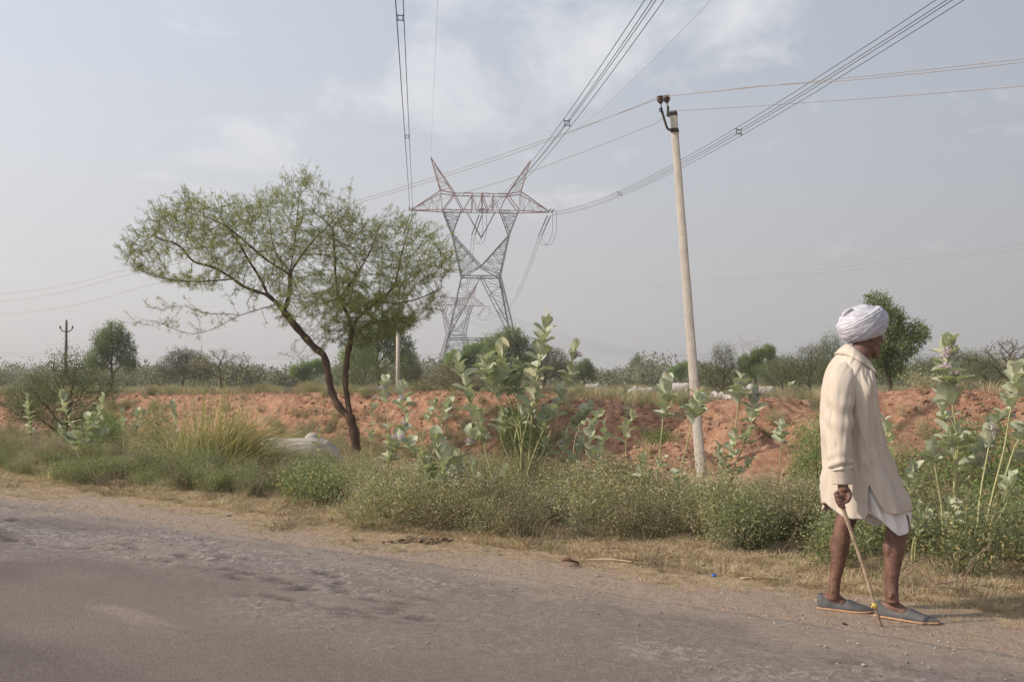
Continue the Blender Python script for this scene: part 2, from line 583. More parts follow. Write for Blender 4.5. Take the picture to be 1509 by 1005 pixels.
def height(x, y, detail=True):
    x = np.asarray(x, float); y = np.asarray(y, float)
    s, t = st(x, y)
    ditch = -0.30 * sstep(2.2, 6.5, s)
    crest = np.interp(t, ct, cz)
    wob = 0.7 * fbm(t * 0.35, s * 0 + 3.0, 3, 11)
    up = sstep(10.2 + wob, 12.7 + 0.5 * wob, s)
    near = np.interp(t, [-14, -8, 0], [0, 1, 1])      # at the dug pit the face is steeper
    up = up * (1 - near * 0.0)
    down = sstep(14.2, 19.0, s)
    fieldz = 0.42 - 0.4 * sstep(60, 400, s)
    bank = -0.30 + (crest + 0.30) * up
    z = np.where(s < 9.5, ditch, bank) * (1 - down) + fieldz * down
    for ms, mt, mz, rt, rs in mounds:
        g = np.exp(-((s - ms) / rs) ** 2 - ((t - mt) / rt) ** 2)
        z = np.maximum(z, -0.30 + (mz + 0.30) * g * 1.0)
    # roughness
    gm_ = sum(np.exp(-((s - m_[0]) / m_[3]) ** 2 - ((t - m_[1]) / (m_[3] * 1.3)) ** 2) for m_ in mounds)
    bankmask = np.maximum(sstep(9.3, 10.6, s), np.clip(gm_ * 1.8, 0, 1) * sstep(7.6, 8.6, s)) * (1 - sstep(14.5, 18, s))
    z = z + bankmask * (0.34 * fbm(t * 1.1, s * 1.1, 4, 21) * (0.4 + 0.6 * np.clip(up * (1 - up) * 4, 0, 1)))
    if detail:
        lump = np.abs(fbm(t * 3.4, s * 3.4, 3, 5)) * 2
        z = z + bankmask * (0.13 * (0.35 - lump) + 0.08 * fbm(t * 9, s * 9, 2, 31))
    z = z + 0.05 * fbm(x * 0.8, y * 0.8, 3, 41) * sstep(0.8, 2.5, s) + 0.03 * fbm(x * 3, y * 3, 2, 43) * sstep(0.1, 0.6, s)
    z = z + 0.25 * fbm(x * 0.05, y * 0.05, 3, 47) * sstep(20, 60, s)
    return z


def hz(x, y):
    return float(height(np.array([x]), np.array([y]))[0])


sv = np.concatenate([np.arange(-14, 0, 0.7), np.arange(0, 2.4, 0.1), np.arange(2.4, 9.4, 0.2), np.arange(9.4, 14.8, 0.055),
                     np.arange(14.8, 22, 0.3), 22 + np.cumsum(0.4 * 1.16 ** np.arange(52))])
tv = np.concatenate([-70 - np.cumsum(1.3 ** np.arange(16))[::-1], np.arange(-70, -45, 0.8), np.arange(-45, -22, 0.11), np.arange(-22, 3, 0.058),
                     np.arange(3, 16, 0.4), 16 + np.cumsum(1.3 ** np.arange(18))])
Sg, Tg = np.meshgrid(sv, tv, indexing='ij')
spread = 1 + np.maximum(0, Sg - 22) / 26.0
Tg = (Tg + 12) * spread - 12 - np.maximum(0, Sg - 22) * 0.62
Xg, Yg = xy(Sg, Tg)
Zg = height(Xg, Yg)
Zg = np.where(Sg < -0.05, -0.02, Zg)
n, k = Sg.shape
ii = np.arange(n - 1)[:, None] * k; jj = np.arange(k - 1)[None, :]
Q = np.stack([ii + jj, ii + k + jj, ii + k + jj + 1, ii + jj + 1], -1).reshape(-1, 4)
Q = Q[:, ::-1]
ground_me = npmesh('ground', np.stack([Xg, Yg, Zg], -1), Q, True)
zone = np.zeros((n * k, 4), np.float32); zone[:, 3] = 1
sf, tf, xf_, yf_ = Sg.ravel(), Tg.ravel(), Xg.ravel(), Yg.ravel()
strawm = np.clip(sstep(0.15, 0.85, sf + 1.1 * fbm(xf_ * 0.9, yf_ * 0.9, 4, 61)) * 0.85, 0, 1)
redm = np.clip(sstep(9.0, 10.4, sf + 2.2 * fbm(xf_ * 0.35, yf_ * 0.35, 3, 63)) * (1 - sstep(13.8, 15.2, sf + 1.5 * fbm(xf_ * .5, yf_ * .5, 3, 64))), 0, 1)
gmz = sum(np.exp(-((sf - m_[0]) / m_[3]) ** 2 - ((tf - m_[1]) / (m_[3] * 1.3)) ** 2) for m_ in mounds)
redm = np.maximum(redm, np.clip(gmz * 2.2 - .2, 0, 1) * sstep(7.6, 8.8, sf) * (sf < 14))
zone[:, 0] = strawm; zone[:, 1] = redm; zone[:, 2] = sstep(13.8, 16, sf) * (1 - redm)
a = ground_me.color_attributes.new('zone', 'FLOAT_COLOR', 'POINT')
a.data.foreach_set('color', zone.ravel())
ground = obj('ground', ground_me, M['earth'], kind='structure')

# ------------------------------------------------------------------ road
rs_ = np.concatenate([np.arange(-7.6, -4.6, 0.15), np.arange(-4.6, 0.12, 0.05)])
rt_ = np.concatenate([-60 - np.cumsum(1.25 ** np.arange(14))[::-1], np.arange(-60, -18, 0.5), np.arange(-18, 3, 0.05), np.arange(3, 14, 0.5)])
S2, T2 = np.meshgrid(rs_, rt_, indexing='ij')
edge = 0.16 * fbm(T2 * 0.9, T2 * 0 + 5, 4, 71) + 0.05 * fbm(T2 * 9, T2 * 0 + 5, 2, 75) - 0.02
S2e = np.where(S2 > -0.6, -0.6 + (S2 + 0.6) * (0.6 + edge) / 0.67, S2)
X2, Y2 = xy(S2e, T2)
roughband = sstep(-2.3, -0.9, S2 + 1.4 * fbm(T2 * 0.55, S2 * 1.1, 4, 73)) * (0.35 + 0.65 * sstep(-0.06, 0.12, fbm(T2 * 0.9, S2 * 1.8, 4, 74) + 0.05))
cr = fbm(T2 * 0.9, S2 * 2.6, 5, 81, 0.6)
crack = (1 - sstep(0.004, 0.026, np.abs(cr))) * sstep(-0.02, 0.06, fbm(T2 * 0.5, S2 * 0.9, 3, 83)) * sstep(-4.2, -3.2, S2) * (1 - sstep(-0.9, -0.5, S2))
sandy = sstep(0.13, 0.2, fbm(T2 * 0.6, S2 * 2.2, 4, 91)) * sstep(-3.5, -2.4, S2) * 0.32 + 1.0 * sstep(-0.55, 0.05, S2 + 0.8 * fbm(T2 * 2, S2 * 2, 3, 93)) * 0.8
sandy = np.clip(sandy + 0.3 * sstep(-0.1, 0.2, fbm(T2 * 0.3, S2 * 0.9, 3, 95)), 0, 1)
Z2 = 0.006 + 0.020 * (1 - sstep(-0.55, 0.0, S2)) + 0.012 * roughband * fbm(T2 * 9, S2 * 9, 3, 97) * 2 - 0.030 * crack + 0.02 * fbm(T2 * 0.4, S2 * 0.6, 3, 99) + 0.004 * fbm(T2 * 14, S2 * 14, 2, 98)
Z2 = np.where(S2 > 0.02, -0.03, Z2)
n, k = S2.shape
ii = np.arange(n - 1)[:, None] * k; jj = np.arange(k - 1)[None, :]
Q = np.stack([ii + jj, ii + jj + 1, ii + k + jj + 1, ii + k + jj], -1).reshape(-1, 4)
road_me = npmesh('road', np.stack([X2, Y2, Z2], -1), Q, True)
wear = np.stack([roughband, sandy, crack, np.ones_like(crack)], -1).reshape(-1, 4).astype(np.float32)
a = road_me.color_attributes.new('wear', 'FLOAT_COLOR', 'POINT')
a.data.foreach_set('color', wear.ravel())
road = obj('road', road_me, M['asphalt'], kind='structure')


# ------------------------------------------------------------------ pylons and wires
def lattice_face(mb, A0, A1, B0, B1, n, w, style='X'):
    """bracing between leg A (A0 to A1) and leg B (B0 to B1)"""
    A0, A1, B0, B1 = map(Vector, (A0, A1, B0, B1))
    for i in range(n):
        a, b = i / n, (i + 1) / n
        p, q = A0.lerp(A1, a), A0.lerp(A1, b)
        r, s = B0.lerp(B1, a), B0.lerp(B1, b)
        if style == 'X':
            mb.bar(p, s, w); mb.bar(r, q, w)
        elif i % 2:
            mb.bar(p, s, w)
        else:
            mb.bar(r, q, w)
        if i and style != 'Z0':
            mb.bar(p, r, w * 0.8)


def make_pylon(base, rz, label):
    root = thing('pylon', base, label, 'pylon', None, rz)
    B = 13.7 / 2; WZ = 17.3; WH = 3.0; WD = 1.9
    BZ = 27.6; TZ = 30.2; TIP = 10.8
    legs = MB(); br = MB()
    # lower body: four splayed legs
    cor = [(-1, -1), (1, -1), (1, 1), (-1, 1)]
    foot = [Vector((sx * B, sy * B * 0.8, 0)) for sx, sy in cor]
    waist = [Vector((sx * WH, sy * WD, WZ)) for sx, sy in cor]
    leg_parts = []
    for f, wv in zip(foot, waist):
        l = MB(); l.bar(f, wv, 0.26); leg_parts.append(l)
    for i in range(4):
        a, b = i, (i + 1) % 4
        f0, f1, w0, w1 = foot[a], foot[b], waist[a], waist[b]
        mid_top = w0.lerp(w1, 0.5); mid_low = f0.lerp(w0, 0.44).lerp(f1.lerp(w1, 0.44), 0.5)
        l0, l1 = f0.lerp(w0, 0.44), f1.lerp(w1, 0.44)
        # big inverted V from the waist's middle, and one lower down
        br.bar(mid_top, l0, 0.15); br.bar(mid_top, l1, 0.15)
        br.bar(l0, l1, 0.15); br.bar(mid_low, f0, 0.16); br.bar(mid_low, f1, 0.16)
        for (p, q, r) in ((w0, l0, mid_top), (w1, l1, mid_top)):
            lattice_face(br, p, q, r, q.lerp(r, 0.05), 7, 0.07, 'Z')
        for (p, q, r) in ((l0, f0, mid_low), (l1, f1, mid_low)):
            lattice_face(br, p, q, r, q.lerp(r, 0.05), 6, 0.07, 'Z')
        br.bar(w0, w1, 0.2)
    for l in leg_parts:
        obj('leg', l.mesh('pylon_leg'), M['galv'], root)
    obj('lower_bracing', br.mesh('pylon_bracing'), M['galv'], root)
    # fork: centre node, two arms, window
    fk = MB()
    EX, EZ = 4.45, 23.9
    for sy in (-1, 1):
        cn = Vector((0, sy * 1.3, 18.9))
        for sx in (-1, 1):
            w0 = Vector((sx * WH, sy * WD, WZ)); el = Vector((sx * EX, sy * 1.25, EZ))
            fk.bar(w0, el, 0.22); fk.bar(cn, el, 0.18); fk.bar(w0, cn, 0.15)
            lattice_face(fk, w0, el, cn, el.lerp(cn, 0.04), 9, 0.075, 'Z')
            bo = Vector((sx * 5.9, sy * 1.2, BZ)); bi = Vector((sx * 3.1, sy * 1.2, BZ))
            fk.bar(el, bo, 0.22); fk.bar(el, bi, 0.17)
            lattice_face(fk, el.lerp(bo, 0.1), bo, el.lerp(bi, 0.1), bi, 6, 0.07, 'Z')
    for sx in (-1, 1):
        w0 = [Vector((sx * WH, s * WD, WZ)) for s in (-1, 1)]; el = [Vector((sx * EX, s * 1.25, EZ)) for s in (-1, 1)]
        bo = [Vector((sx * 5.9, s * 1.2, BZ)) for s in (-1, 1)]
        lattice_face(fk, w0[0], el[0], w0[1], el[1], 6, 0.075, 'X')
        lattice_face(fk, el[0], bo[0], el[1], bo[1], 4, 0.07, 'X')
    obj('upper_fork', fk.mesh('pylon_fork'), M['galv'], root)
    # cross-arm: red and white box truss
    red = MB(); wh = MB()
    for sy in (-1, 1):
        y = sy * 1.2
        xs = np.linspace(-4.1, 4.1, 7)
        for i in range(6):
            (red if i % 2 else wh).bar((xs[i], y, TZ), (xs[i + 1], y, TZ), 0.17)
        red.bar((-6.3, y, TZ + .35), (-4.1, y, TZ), 0.15); red.bar((6.3, y, TZ + .35), (4.1, y, TZ), 0.15)
        bx = np.linspace(-6, 6, 9)
        for i in range(8):
            (wh if i % 2 else red).bar((bx[i], y, BZ), (bx[i + 1], y, BZ), 0.17)
        zig = [(-6, BZ), (-4.1, TZ), (-2.8, BZ), (-1.37, TZ), (-.5, BZ), (0.2, TZ), (1.1, BZ), (1.9, TZ), (2.9, BZ), (4.1, TZ), (6, BZ)]
        for i in range(len(zig) - 1):
            (red if i in (0, 1, 4, 5, 8, 9) else wh).bar((zig[i][0], y, zig[i][1]), (zig[i + 1][0], y, zig[i + 1][1]), 0.14)
        for x in (-1.37, 0.2, 1.9):
            red.bar((x, y, BZ), (x, y, TZ), 0.13)
        for sx in (-1, 1):
            red.bar((sx * 6, y, BZ), (sx * TIP, 0, BZ), 0.14); red.bar((sx * 6.3, y, TZ + .35), (sx * TIP, 0, BZ + .1), 0.15)
            wh.bar((sx * 6, y, BZ), (sx * 6.3, y, TZ + .35), 0.14)
            lattice_face(wh, (sx * 6.1, y, BZ), (sx * (TIP - .6), 0, BZ), (sx * 6.3, y, TZ + .3), (sx * (TIP - .4), 0, BZ + .25), 6, 0.07, 'Z')
    for x in np.linspace(-6, 6, 9):
        wh.bar((x, -1.2, BZ), (x, 1.2, BZ), 0.08)
    for x in np.linspace(-4.1, 4.1, 7):
        wh.bar((x, -1.2, TZ), (x, 1.2, TZ), 0.08)
    arm = obj('cross_arm', red.mesh('pylon_arm_red'), M['redsteel'], root)
    obj('lacing', wh.mesh('pylon_arm_white'), M['whitesteel'], arm)
    for sx in (-1, 1):
        pk = MB(); pw = MB()
        apex = Vector((sx * 7.85, 0, 36.0 if sx < 0 else 35.8))
        b = [Vector((sx * 6.25, -1.2, TZ + .35)), Vector((sx * 6.25, 1.2, TZ + .35)), Vector((sx * 4.1, 1.2, TZ)), Vector((sx * 4.1, -1.2, TZ))]
        for q in b:
            pk.bar(q, apex, 0.14)
        for i in range(4):
            lattice_face(pw, b[i], b[i].lerp(apex, .93), b[(i + 1) % 4], b[(i + 1) % 4].lerp(apex, .93), 6, 0.07, 'Z')
        p = obj('earth_wire_peak', pk.mesh('pylon_peak'), M['redsteel'], root)
        obj('lacing', pw.mesh('pylon_peak_lacing'), M['whitesteel'], p)
    # strings: hanging V in the window, tension strings at the tips
    for sx in (-1, 1):
        v = MB(); v.tube([(sx * 2.3, 0, BZ), (0.1, 0, 23.4)], 0.10, 6); obj('insulator_string', v.mesh('v_string'), M['galv'], root)
    def string(a, b):
        a, b = Vector(a), Vector(b); s = MB()
        k = 16; pts = [a.lerp(b, i / k) for i in range(k + 1)]
        s.tube([p for p in pts for _ in (0, 1)][1:-1], [0.05 if i % 2 else 0.11 for i in range(2 * k)], 8)
        obj('insulator_string', s.mesh('tension_string'), M['galv'], root)
    for x in (-TIP, 0, TIP):
        for o_ in (-.25, .25):
            string((x + o_, -0.4, BZ - .1), (x + o_, -4.2, BZ - .25))
            string((x + o_, 0.6, BZ - .5), (x + o_ - 1.0, 4.2, BZ - 3.2))
        jp = MB()
        for o_ in (-.3, .3):
            P = [(x + o_ + .3, -4.2, BZ - .4), (x + o_ + .5, -2.4, BZ - 3.4), (x + o_, 0.5, BZ - 5.0), (x + o_ - .6, 2.8, BZ - 4.6), (x + o_ - 1, 4.2, BZ - 3.3)]
            jp.tube(smooth_path(P, 4), 0.03, 4)
        obj('jumper_cable', jp.mesh('jumper'), M['cable'], root)
    return root


T1 = Vector((-4.9, 155, 0.3))
pylon = make_pylon(T1, math.atan(0.0815), 'tall lattice power pylon with red and white cross-arm, nearest one, behind the acacia')
p2 = W(672, 562, 345); p2.z = 0.1
pylon_far = make_pylon(p2, R(24), 'second lattice pylon showing through the legs of the nearest pylon')
p3 = W(1105, 562, 720); p3.z = 0.0
pylon_far2 = make_pylon(p3, R(-12), 'faint distant pylon rising above the treeline right of the concrete pole')


def wire_mesh(paths, rad, n=5):
    mb = MB()
    for P in paths:
        mb.tube(P, rad, n, caps=False)
    return mb


armdir = Vector((math.cos(math.atan(0.0815)), math.sin(math.atan(0.0815)), 0))
linedir = Vector((armdir.y, -armdir.x, 0))      # from the pylon towards the viewer


def sag_z(d):          # d = metres from the pylon
    Y = 155 - d
    return Y


def wire_profile(z0, d):
    # heights read from the photograph: about 15 m over the road, 27.6 m at the cross-arm
    Y = 155 - d
    base = 0.00104 * (Y - 8) ** 2 + 0.00085 * (155 - Y) * 0 + 14.5
    top = 0.00104 * (147) ** 2 + 14.5
    return z0 + (base - top) * 0.62 + (-(d) * (1 - 0.62) * (top - 15.0) / 119.0 if d < 119 else -(1 - 0.62) * (top - 15.0))


fit_Y = np.array([155, 98, 58.7, 36, 8, -20, -60], float)
fit_z = np.array([27.5, 19.9, 16.4, 15.1, 14.4, 14.6, 16.6], float)
cf = np.polyfit(fit_Y, fit_z, 3)


def line_z(Y):
    return np.polyval(cf, Y) + (27.4 - np.polyval(cf, 151)) * np.clip((Y - 98) / 53, 0, 1)


labels = ['four-cable bundle running up from the left tip of the pylon cross-arm', 'four-cable bundle running up from the middle of the pylon cross-arm', 'four-cable bundle running up from the right tip of the pylon cross-arm']
courses = {      # side slope and heights (distance from the viewer, height) of each bundle
    -10.8: (0.095, [(155, 27.4), (91, 23.8), (52, 21.2), (20, 20.0), (-60, 21.5)]),
    0: (0.0815, [(155, 27.5), (81, 18.4), (55.9, 15.9), (33.6, 14.4), (0, 13.6), (-60, 16)]),
    10.8: (0.0835, [(155, 27.5), (98, 19.9), (58.7, 16.4), (36, 15.1), (0, 14.4), (-60, 16.6)])}


def course(x, ds, m=None, prof=None):
    m, prof = courses[x] if m is None else (m, prof)
    P = np.array(prof, float); cf_ = np.polyfit(P[:, 0], P[:, 1], 3)
    k = math.cos(math.atan(m)); a_ = T1 + armdir * x
    out_ = []
    for d in ds:
        y = a_.y - d * k
        out_.append(Vector((a_.x + m * (a_.y - y), y, float(np.polyval(cf_, y)))))
    return out_


for x, lb in zip((-10.8, 0, 10.8), labels):
    ds = np.concatenate([np.linspace(4.2, 120, 50), np.linspace(123, 205, 25)])
    P0 = course(x, ds)
    root = thing('conductor_bundle', P0[0], lb, 'power line', 'conductor bundles of the high-voltage line')
    for ox in (-.2, .2):
        for oz in (-.2, .2):
            P = [q + armdir * ox + Vector((0, 0, oz)) - root.location for q in P0]
            mb = MB(); mb.tube(P, 0.017, 5, caps=False)
            obj('cable', mb.mesh('bundle_cable', True), M['cable'], root)
    for d in ({-10.8: (64, 100), 0: (99, 28), 10.8: (96, 58)}[x]) + (130,):
        c = course(x, [d])[0] - root.location
        s = MB()
        pt = [c + armdir * a + Vector((0, 0, b)) for a, b in ((-.22, -.22), (.22, -.22), (.22, .22), (-.22, .22))]
        for i in range(4):
            s.bar(pt[i] * 0.6 + c * 0.4, pt[(i + 1) % 4] * 0.6 + c * 0.4, 0.05); s.bar(pt[i], pt[i] * 0.6 + c * 0.4, 0.06)
        obj('spacer', s.mesh('spacer'), M['iron'], root)
for sx, m_, prof, lb in ((-1, .087, [(155, 36.2), (100, 29.5), (63, 25.8), (0, 22.5), (-50, 22.5)], 'thin earth wire running up from the left peak of the pylon'), (1, .0815, [(155, 36.0), (100, 27.5), (55.7, 22.6), (0, 20), (-50, 21)], 'thin earth wire running up from the right peak of the pylon')):
    P = course(sx * 7.85, np.linspace(0, 190, 50), m_, prof)
    P[0].z = 36.0 + T1.z - .1
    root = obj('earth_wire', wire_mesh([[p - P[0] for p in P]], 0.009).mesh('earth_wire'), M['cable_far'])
    root.location = P[0]
    tag(root, lb, 'power line')

# spans behind the pylon, from its tips down to the second pylon, and on to the third
m24 = Matrix.Rotation(R(24), 3, 'Z'); m12 = Matrix.Rotation(R(-12), 3, 'Z')


def far_span(A, Bp, sag, off, rad, k=30):
    return [A.lerp(Bp, i / k) + Vector((0, 0, -4 * sag * (i / k) * (1 - i / k))) + off for i in range(k + 1)]


for i, x in enumerate((-10.8, 0, 10.8)):
    A = T1 + armdir * (x - 1) - linedir * 4.2 + Vector((0, 0, 24.3))
    Bq = p2 + m24 @ Vector((x, -2, 27.3))
    which = ('left tip', 'middle', 'right tip')[i]
    paths = [far_span(Vector((0, 0, 0)), Bq - A, 7.5, Vector((ox, 0, oz)), .02) for ox in (-.22, .22) for oz in (-.2, .2)]
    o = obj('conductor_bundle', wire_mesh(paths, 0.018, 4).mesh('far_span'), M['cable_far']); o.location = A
    tag(o, f'four-cable bundle going away behind the pylon from the {which} of its cross-arm', 'power line', 'conductor bundles going away')
    A = p2 + m24 @ Vector((x, 2, 26.8)); Bq = p3 + m12 @ Vector((x, -2, 27.3))
    paths = [far_span(Vector((0, 0, 0)), Bq - A, 12, Vector((0, 0, oz)), .03) for oz in (-.5, .5)]
    o = obj('conductor_bundle', wire_mesh(paths, 0.035, 4).mesh('farther_span'), M['cable_far']); o.location = A
    tag(o, ('left', 'middle', 'right')[i] + ' arm power cables sagging low across the sky between the distant pylons', 'power line', 'cables between the distant pylons')
# far lines crossing the whole view
for (ua, va, Ya, ub, vb, Yb, sag, rad, lb) in (
        (740, 428, 420, 1900, 312, 150, 4, .018, 'lower faint far wire climbing across the right half of the sky'),
        (740, 424, 420, 1900, 304, 150, 4, .018, 'upper faint far wire climbing across the right half of the sky'),
        (-300, 508, 420, 700, 520, 430, 3, .035, 'topmost faint level wire crossing low behind the acacia'),
        (-300, 512, 420, 700, 524, 430, 3, .035, 'second faint level wire from the top, low behind the acacia'),
        (-300, 528, 430, 720, 538, 440, 3, .035, 'third faint level wire from the top, low behind the acacia'),
        (-300, 535, 430, 720, 543, 440, 3, .035, 'lowest faint level wire, just above the treeline behind the acacia')):
    A, Bq = W(ua, va, Ya), W(ub, vb, Yb)
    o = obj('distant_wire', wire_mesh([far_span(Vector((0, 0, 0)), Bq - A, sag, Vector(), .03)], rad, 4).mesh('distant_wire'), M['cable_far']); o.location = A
    tag(o, lb, 'power line', 'faint far wires')

# ------------------------------------------------------------------ concrete pole by the road
PB = W(1034, 690, 15.6); PT = W(992, 164, 15.6)
PB.z = hz(PB.x, PB.y) - 0.1
pole = thing('concrete_pole', PB, 'pale concrete power pole with a faded red band, leaning left among the milkweed', 'power pole')
axis = (PT - PB)


def pole_at(v):
    k = (W(1000, v, 15.6).z - PB.z) / axis.z
    return axis * k


mb = MB()
rings = []
zz_ = np.linspace(0, 1, 60)
for k in zz_:
    c = axis * k; wx = 0.074 - 0.022 * k; wy = 0.062 - 0.016 * k
    wob = 0.0015 * math.sin(k * 40)
    ch = 0.007
    rings.append([c + Vector((a * wx + wob, b * wy, 0)) for a, b in ((-1, -1 + ch * 12), (-1 + ch * 10, -1), (1 - ch * 10, -1), (1, -1 + ch * 12), (1, 1 - ch * 12), (1 - ch * 10, 1), (-1 + ch * 10, 1), (-1, 1 - ch * 12))])
rot = Matrix.Rotation(R(-17), 4, 'Z')
rings = [[Vector((0, 0, 0)) + (axis * k) + rot @ (q - axis * k) for q in r] for k, r in zip(zz_, rings)]
mb.loft(rings)
obj('shaft', mb.mesh('pole_shaft'), M['concrete'], pole)


def collar(v0, v1, grow, name, mat):
    b = MB(); rr = []
    for v in (v0, v1):
        c = pole_at(v); k = c.z / axis.z; wx = 0.074 - 0.022 * k + grow; wy = 0.062 - 0.016 * k + grow
        rr.append([c + rot @ Vector((a * wx, q * wy, 0)) for a, q in ((-1, -.85), (-.85, -1), (.85, -1), (1, -.85), (1, .85), (.85, 1), (-.85, 1), (-1, .85))])
    b.loft(rr); return obj(name, b.mesh(name), mat, pole)


collar(590, 571, 0.002, 'red_band', M['band'])
collar(196, 190, 0.008, 'clamp', M['iron'])
collar(171, 166, 0.008, 'clamp', M['iron'])


def pole_local(u, v, dy=0.0):
    return W(u, v, 15.6 + dy) - PB


arm = MB(); arm.tube(smooth_path([pole_local(991, 193, -.07), pole_local(984, 190, -.07), pole_local(980, 180, -.07), pole_local(976, 166, -.07), pole_local(974, 159, -.07)], 3), 0.022, 4, caps=True, twist=.785)
arm.tube(smooth_path([pole_local(974, 160, -.09), pole_local(971.5, 161, -.09), pole_local(972, 164, -.09), pole_local(975, 166, -.09)], 3), 0.008, 5)
brk = obj('bracket', arm.mesh('bracket'), M['iron'], pole)
arm = MB(); arm.tube([pole_local(990, 172, .05), pole_local(984, 171, .05), pole_local(984.5, 157, .05)], 0.024, 4, twist=.785)
brk2 = obj('bracket', arm.mesh('bracket_short'), M['iron'], pole)


def insulator(top, bot, parent):
    s = MB(); prof = [(0, .03), (.04, .05), (.1, .056), (.2, .034), (.3, .036), (.36, .062), (.46, .060), (.54, .036), (.62, .036), (.66, .056), (.76, .050), (.84, .03), (1.0, .026)]
    s.tube([top.lerp(bot, a) for a, _ in prof], [r for _, r in prof], 14)
    i = obj('insulator', s.mesh('insulator', True), M['porcelain'], pole)
    return i


i1 = insulator(pole_local(972.5, 142, -.07), pole_local(974, 153, -.07), pole)
i2 = insulator(pole_local(982, 141, .05), pole_local(983, 152, .05), pole)
for a, b, dy in (((974, 153), (974, 160), -.07), ((983, 152), (984, 158), .05)):
    s = MB(); s.tube([pole_local(*a, dy), pole_local(*b, dy)], .012, 6); obj('pin', s.mesh('pin'), M['galv'], pole)

# low wires over the pole: heights read at the points where the photograph shows them
lt_dir = Vector((-0.70, 0.72, 0))


def lt_wire(u0, v0, pts, label, rad=0.0048):
    """pts: (photo column, row) on the wire to left and right; the wire lies in the vertical plane of lt_dir through the pole"""
    A = W(u0, v0, 15.6)
    T = [0.0]; Z = [A.z]
    for u, v in pts:
        d = ray(u, v); r = d.x / d.y
        t = (r * A.y - A.x) / (lt_dir.x - r * lt_dir.y)
        y = A.y + lt_dir.y * t
        T.append(t); Z.append(CAM_Z + d.z / d.y * y)
    o_ = np.argsort(T); T = np.array(T)[o_]; Z = np.array(Z)[o_]
    cols = []
    for i in range(len(T) - 1):
        for a in np.linspace(0, 1, 8)[:-1]:
            s = 4 * a * (1 - a) * (T[i + 1] - T[i]) ** 2 * 0.0012
            cols.append((T[i] + (T[i + 1] - T[i]) * a, Z[i] + (Z[i + 1] - Z[i]) * a - s))
    cols.append((T[-1], Z[-1]))
    P = [Vector((lt_dir.x * t, lt_dir.y * t, z - A.z)) for t, z in cols]
    o = obj('low_wire', wire_mesh([P], rad).mesh('low_wire'), M['cable_rusty']); o.location = A
    tag(o, label, 'wire', 'wires carried by the concrete pole')


lt_wire(972.5, 143, [(760, 226), (525, 300), (170, 401), (-10, 433), (-700, 470), (1120, 128), (1250, 115), (1509, 87), (2100, -60)], 'upper low-voltage wire tied to the left insulator of the concrete pole')
lt_wire(982, 142, [(760, 221), (525, 296), (170, 409), (-10, 444), (-700, 480), (1120, 127), (1250, 119), (1509, 92), (2100, -40)], 'low-voltage wire tied to the right insulator of the concrete pole')
lt_wire(990, 164, [(965, 183), (760, 261), (640, 297), (540, 328), (215, 421), (-10, 462), (-700, 500), (1180, 152), (1509, 127), (2100, 60)], 'lowest low-voltage wire running behind the concrete pole top')

# other poles
def plain_pole(u, vtop, Y, w, label, mat='concrete'):
    a = W(u, vtop, Y); x, y = a.x, a.y; z0 = hz(x, y) - .2
    s = MB(); s.tube([(0, 0, 0), (0, 0, a.z - z0)], [w, w * .72], 4, twist=.785 + .3)
    o = obj('utility_pole', s.mesh('utility_pole'), M['concrete']); o.location = (x, y, z0)
    tag(o, label, 'power pole')
    return o


plain_pole(587, 424, 46, 0.115, 'pale upright concrete pole seen through the right side of the acacia crown')
plain_pole(593.5, 545, 150, 0.18, 'short far pole just right of the upright pole behind the acacia')
plain_pole(612, 549, 220, 0.22, 'farthest short pole in the gap left of the pylon foot')
plain_pole(1110.5, 545, 120, 0.13, 'thin far pole among the trees behind the white cows')
a = W(98, 475, 100); z0 = hz(a.x, a.y) - .2
t3 = thing('three_pin_pole', (a.x, a.y, z0), 'far pole with a V-shaped arm of three insulators above the left bush', 'power pole')
H = a.z - z0
s = MB(); s.tube([(0, 0, 0), (0, 0, H)], [.17, .11], 6); obj('shaft', s.mesh('far_shaft'), M['iron'], t3)
s = MB(); s.tube([(-.62, 0, H - .62), (-.4, 0, H - .85), (0, 0, H - 1.0), (.4, 0, H - .85), (.62, 0, H - .62)], .055, 4); obj('cross_arm', s.mesh('far_arm'), M['iron'], t3)
for x, z in ((-.62, H - .5), (0, H + .12), (.62, H - .5)):
    s = MB(); s.ell((x, 0, z), (.1, .1, .16), n=8, m=6); obj('insulator', s.mesh('far_insulator'), M['iron'], t3)

# ------------------------------------------------------------------ foliage builders
def leaf_quads(mb, P, D, L, Wd, rng_, fold=0.25):
    """one folded diamond (2 triangles) per point; P points n x 3, D directions, L lengths, Wd widths"""
    n = len(P)
    D = D / (np.linalg.norm(D, axis=1)[:, None] + 1e-9)
    r = rng_.normal(size=(n, 3)); s = np.cross(D, r); s /= np.linalg.norm(s, axis=1)[:, None] + 1e-9
    nn = np.cross(D, s)
    L = np.broadcast_to(L, n)[:, None]; Wd = np.broadcast_to(Wd, n)[:, None]
    a = P; b = P + D * L
    m = P + D * L * 0.45
    c = m + s * Wd * 0.5 + nn * Wd * fold; d = m - s * Wd * 0.5 + nn * Wd * fold
    V = np.stack([a, c, b, d], 1).reshape(-1, 3)
    i = np.arange(n)[:, None] * 4
    mb.add(V, T=np.concatenate([i + [[0, 1, 2]], i + [[0, 2, 3]]]))


def chains_from(parent, pos):
    """tree edges to chains: follows the thickest child"""
    n = len(parent)
    kids = [[] for _ in range(n)]
    for i, p in enumerate(parent):
        if p >= 0:
            kids[p].append(i)
    rad = np.zeros(n)
    for i in range(n - 1, -1, -1):
        if not kids[i]:
            rad[i] = 1.0
        else:
            rad[i] = sum(rad[k] for k in kids[i])
    return kids, rad


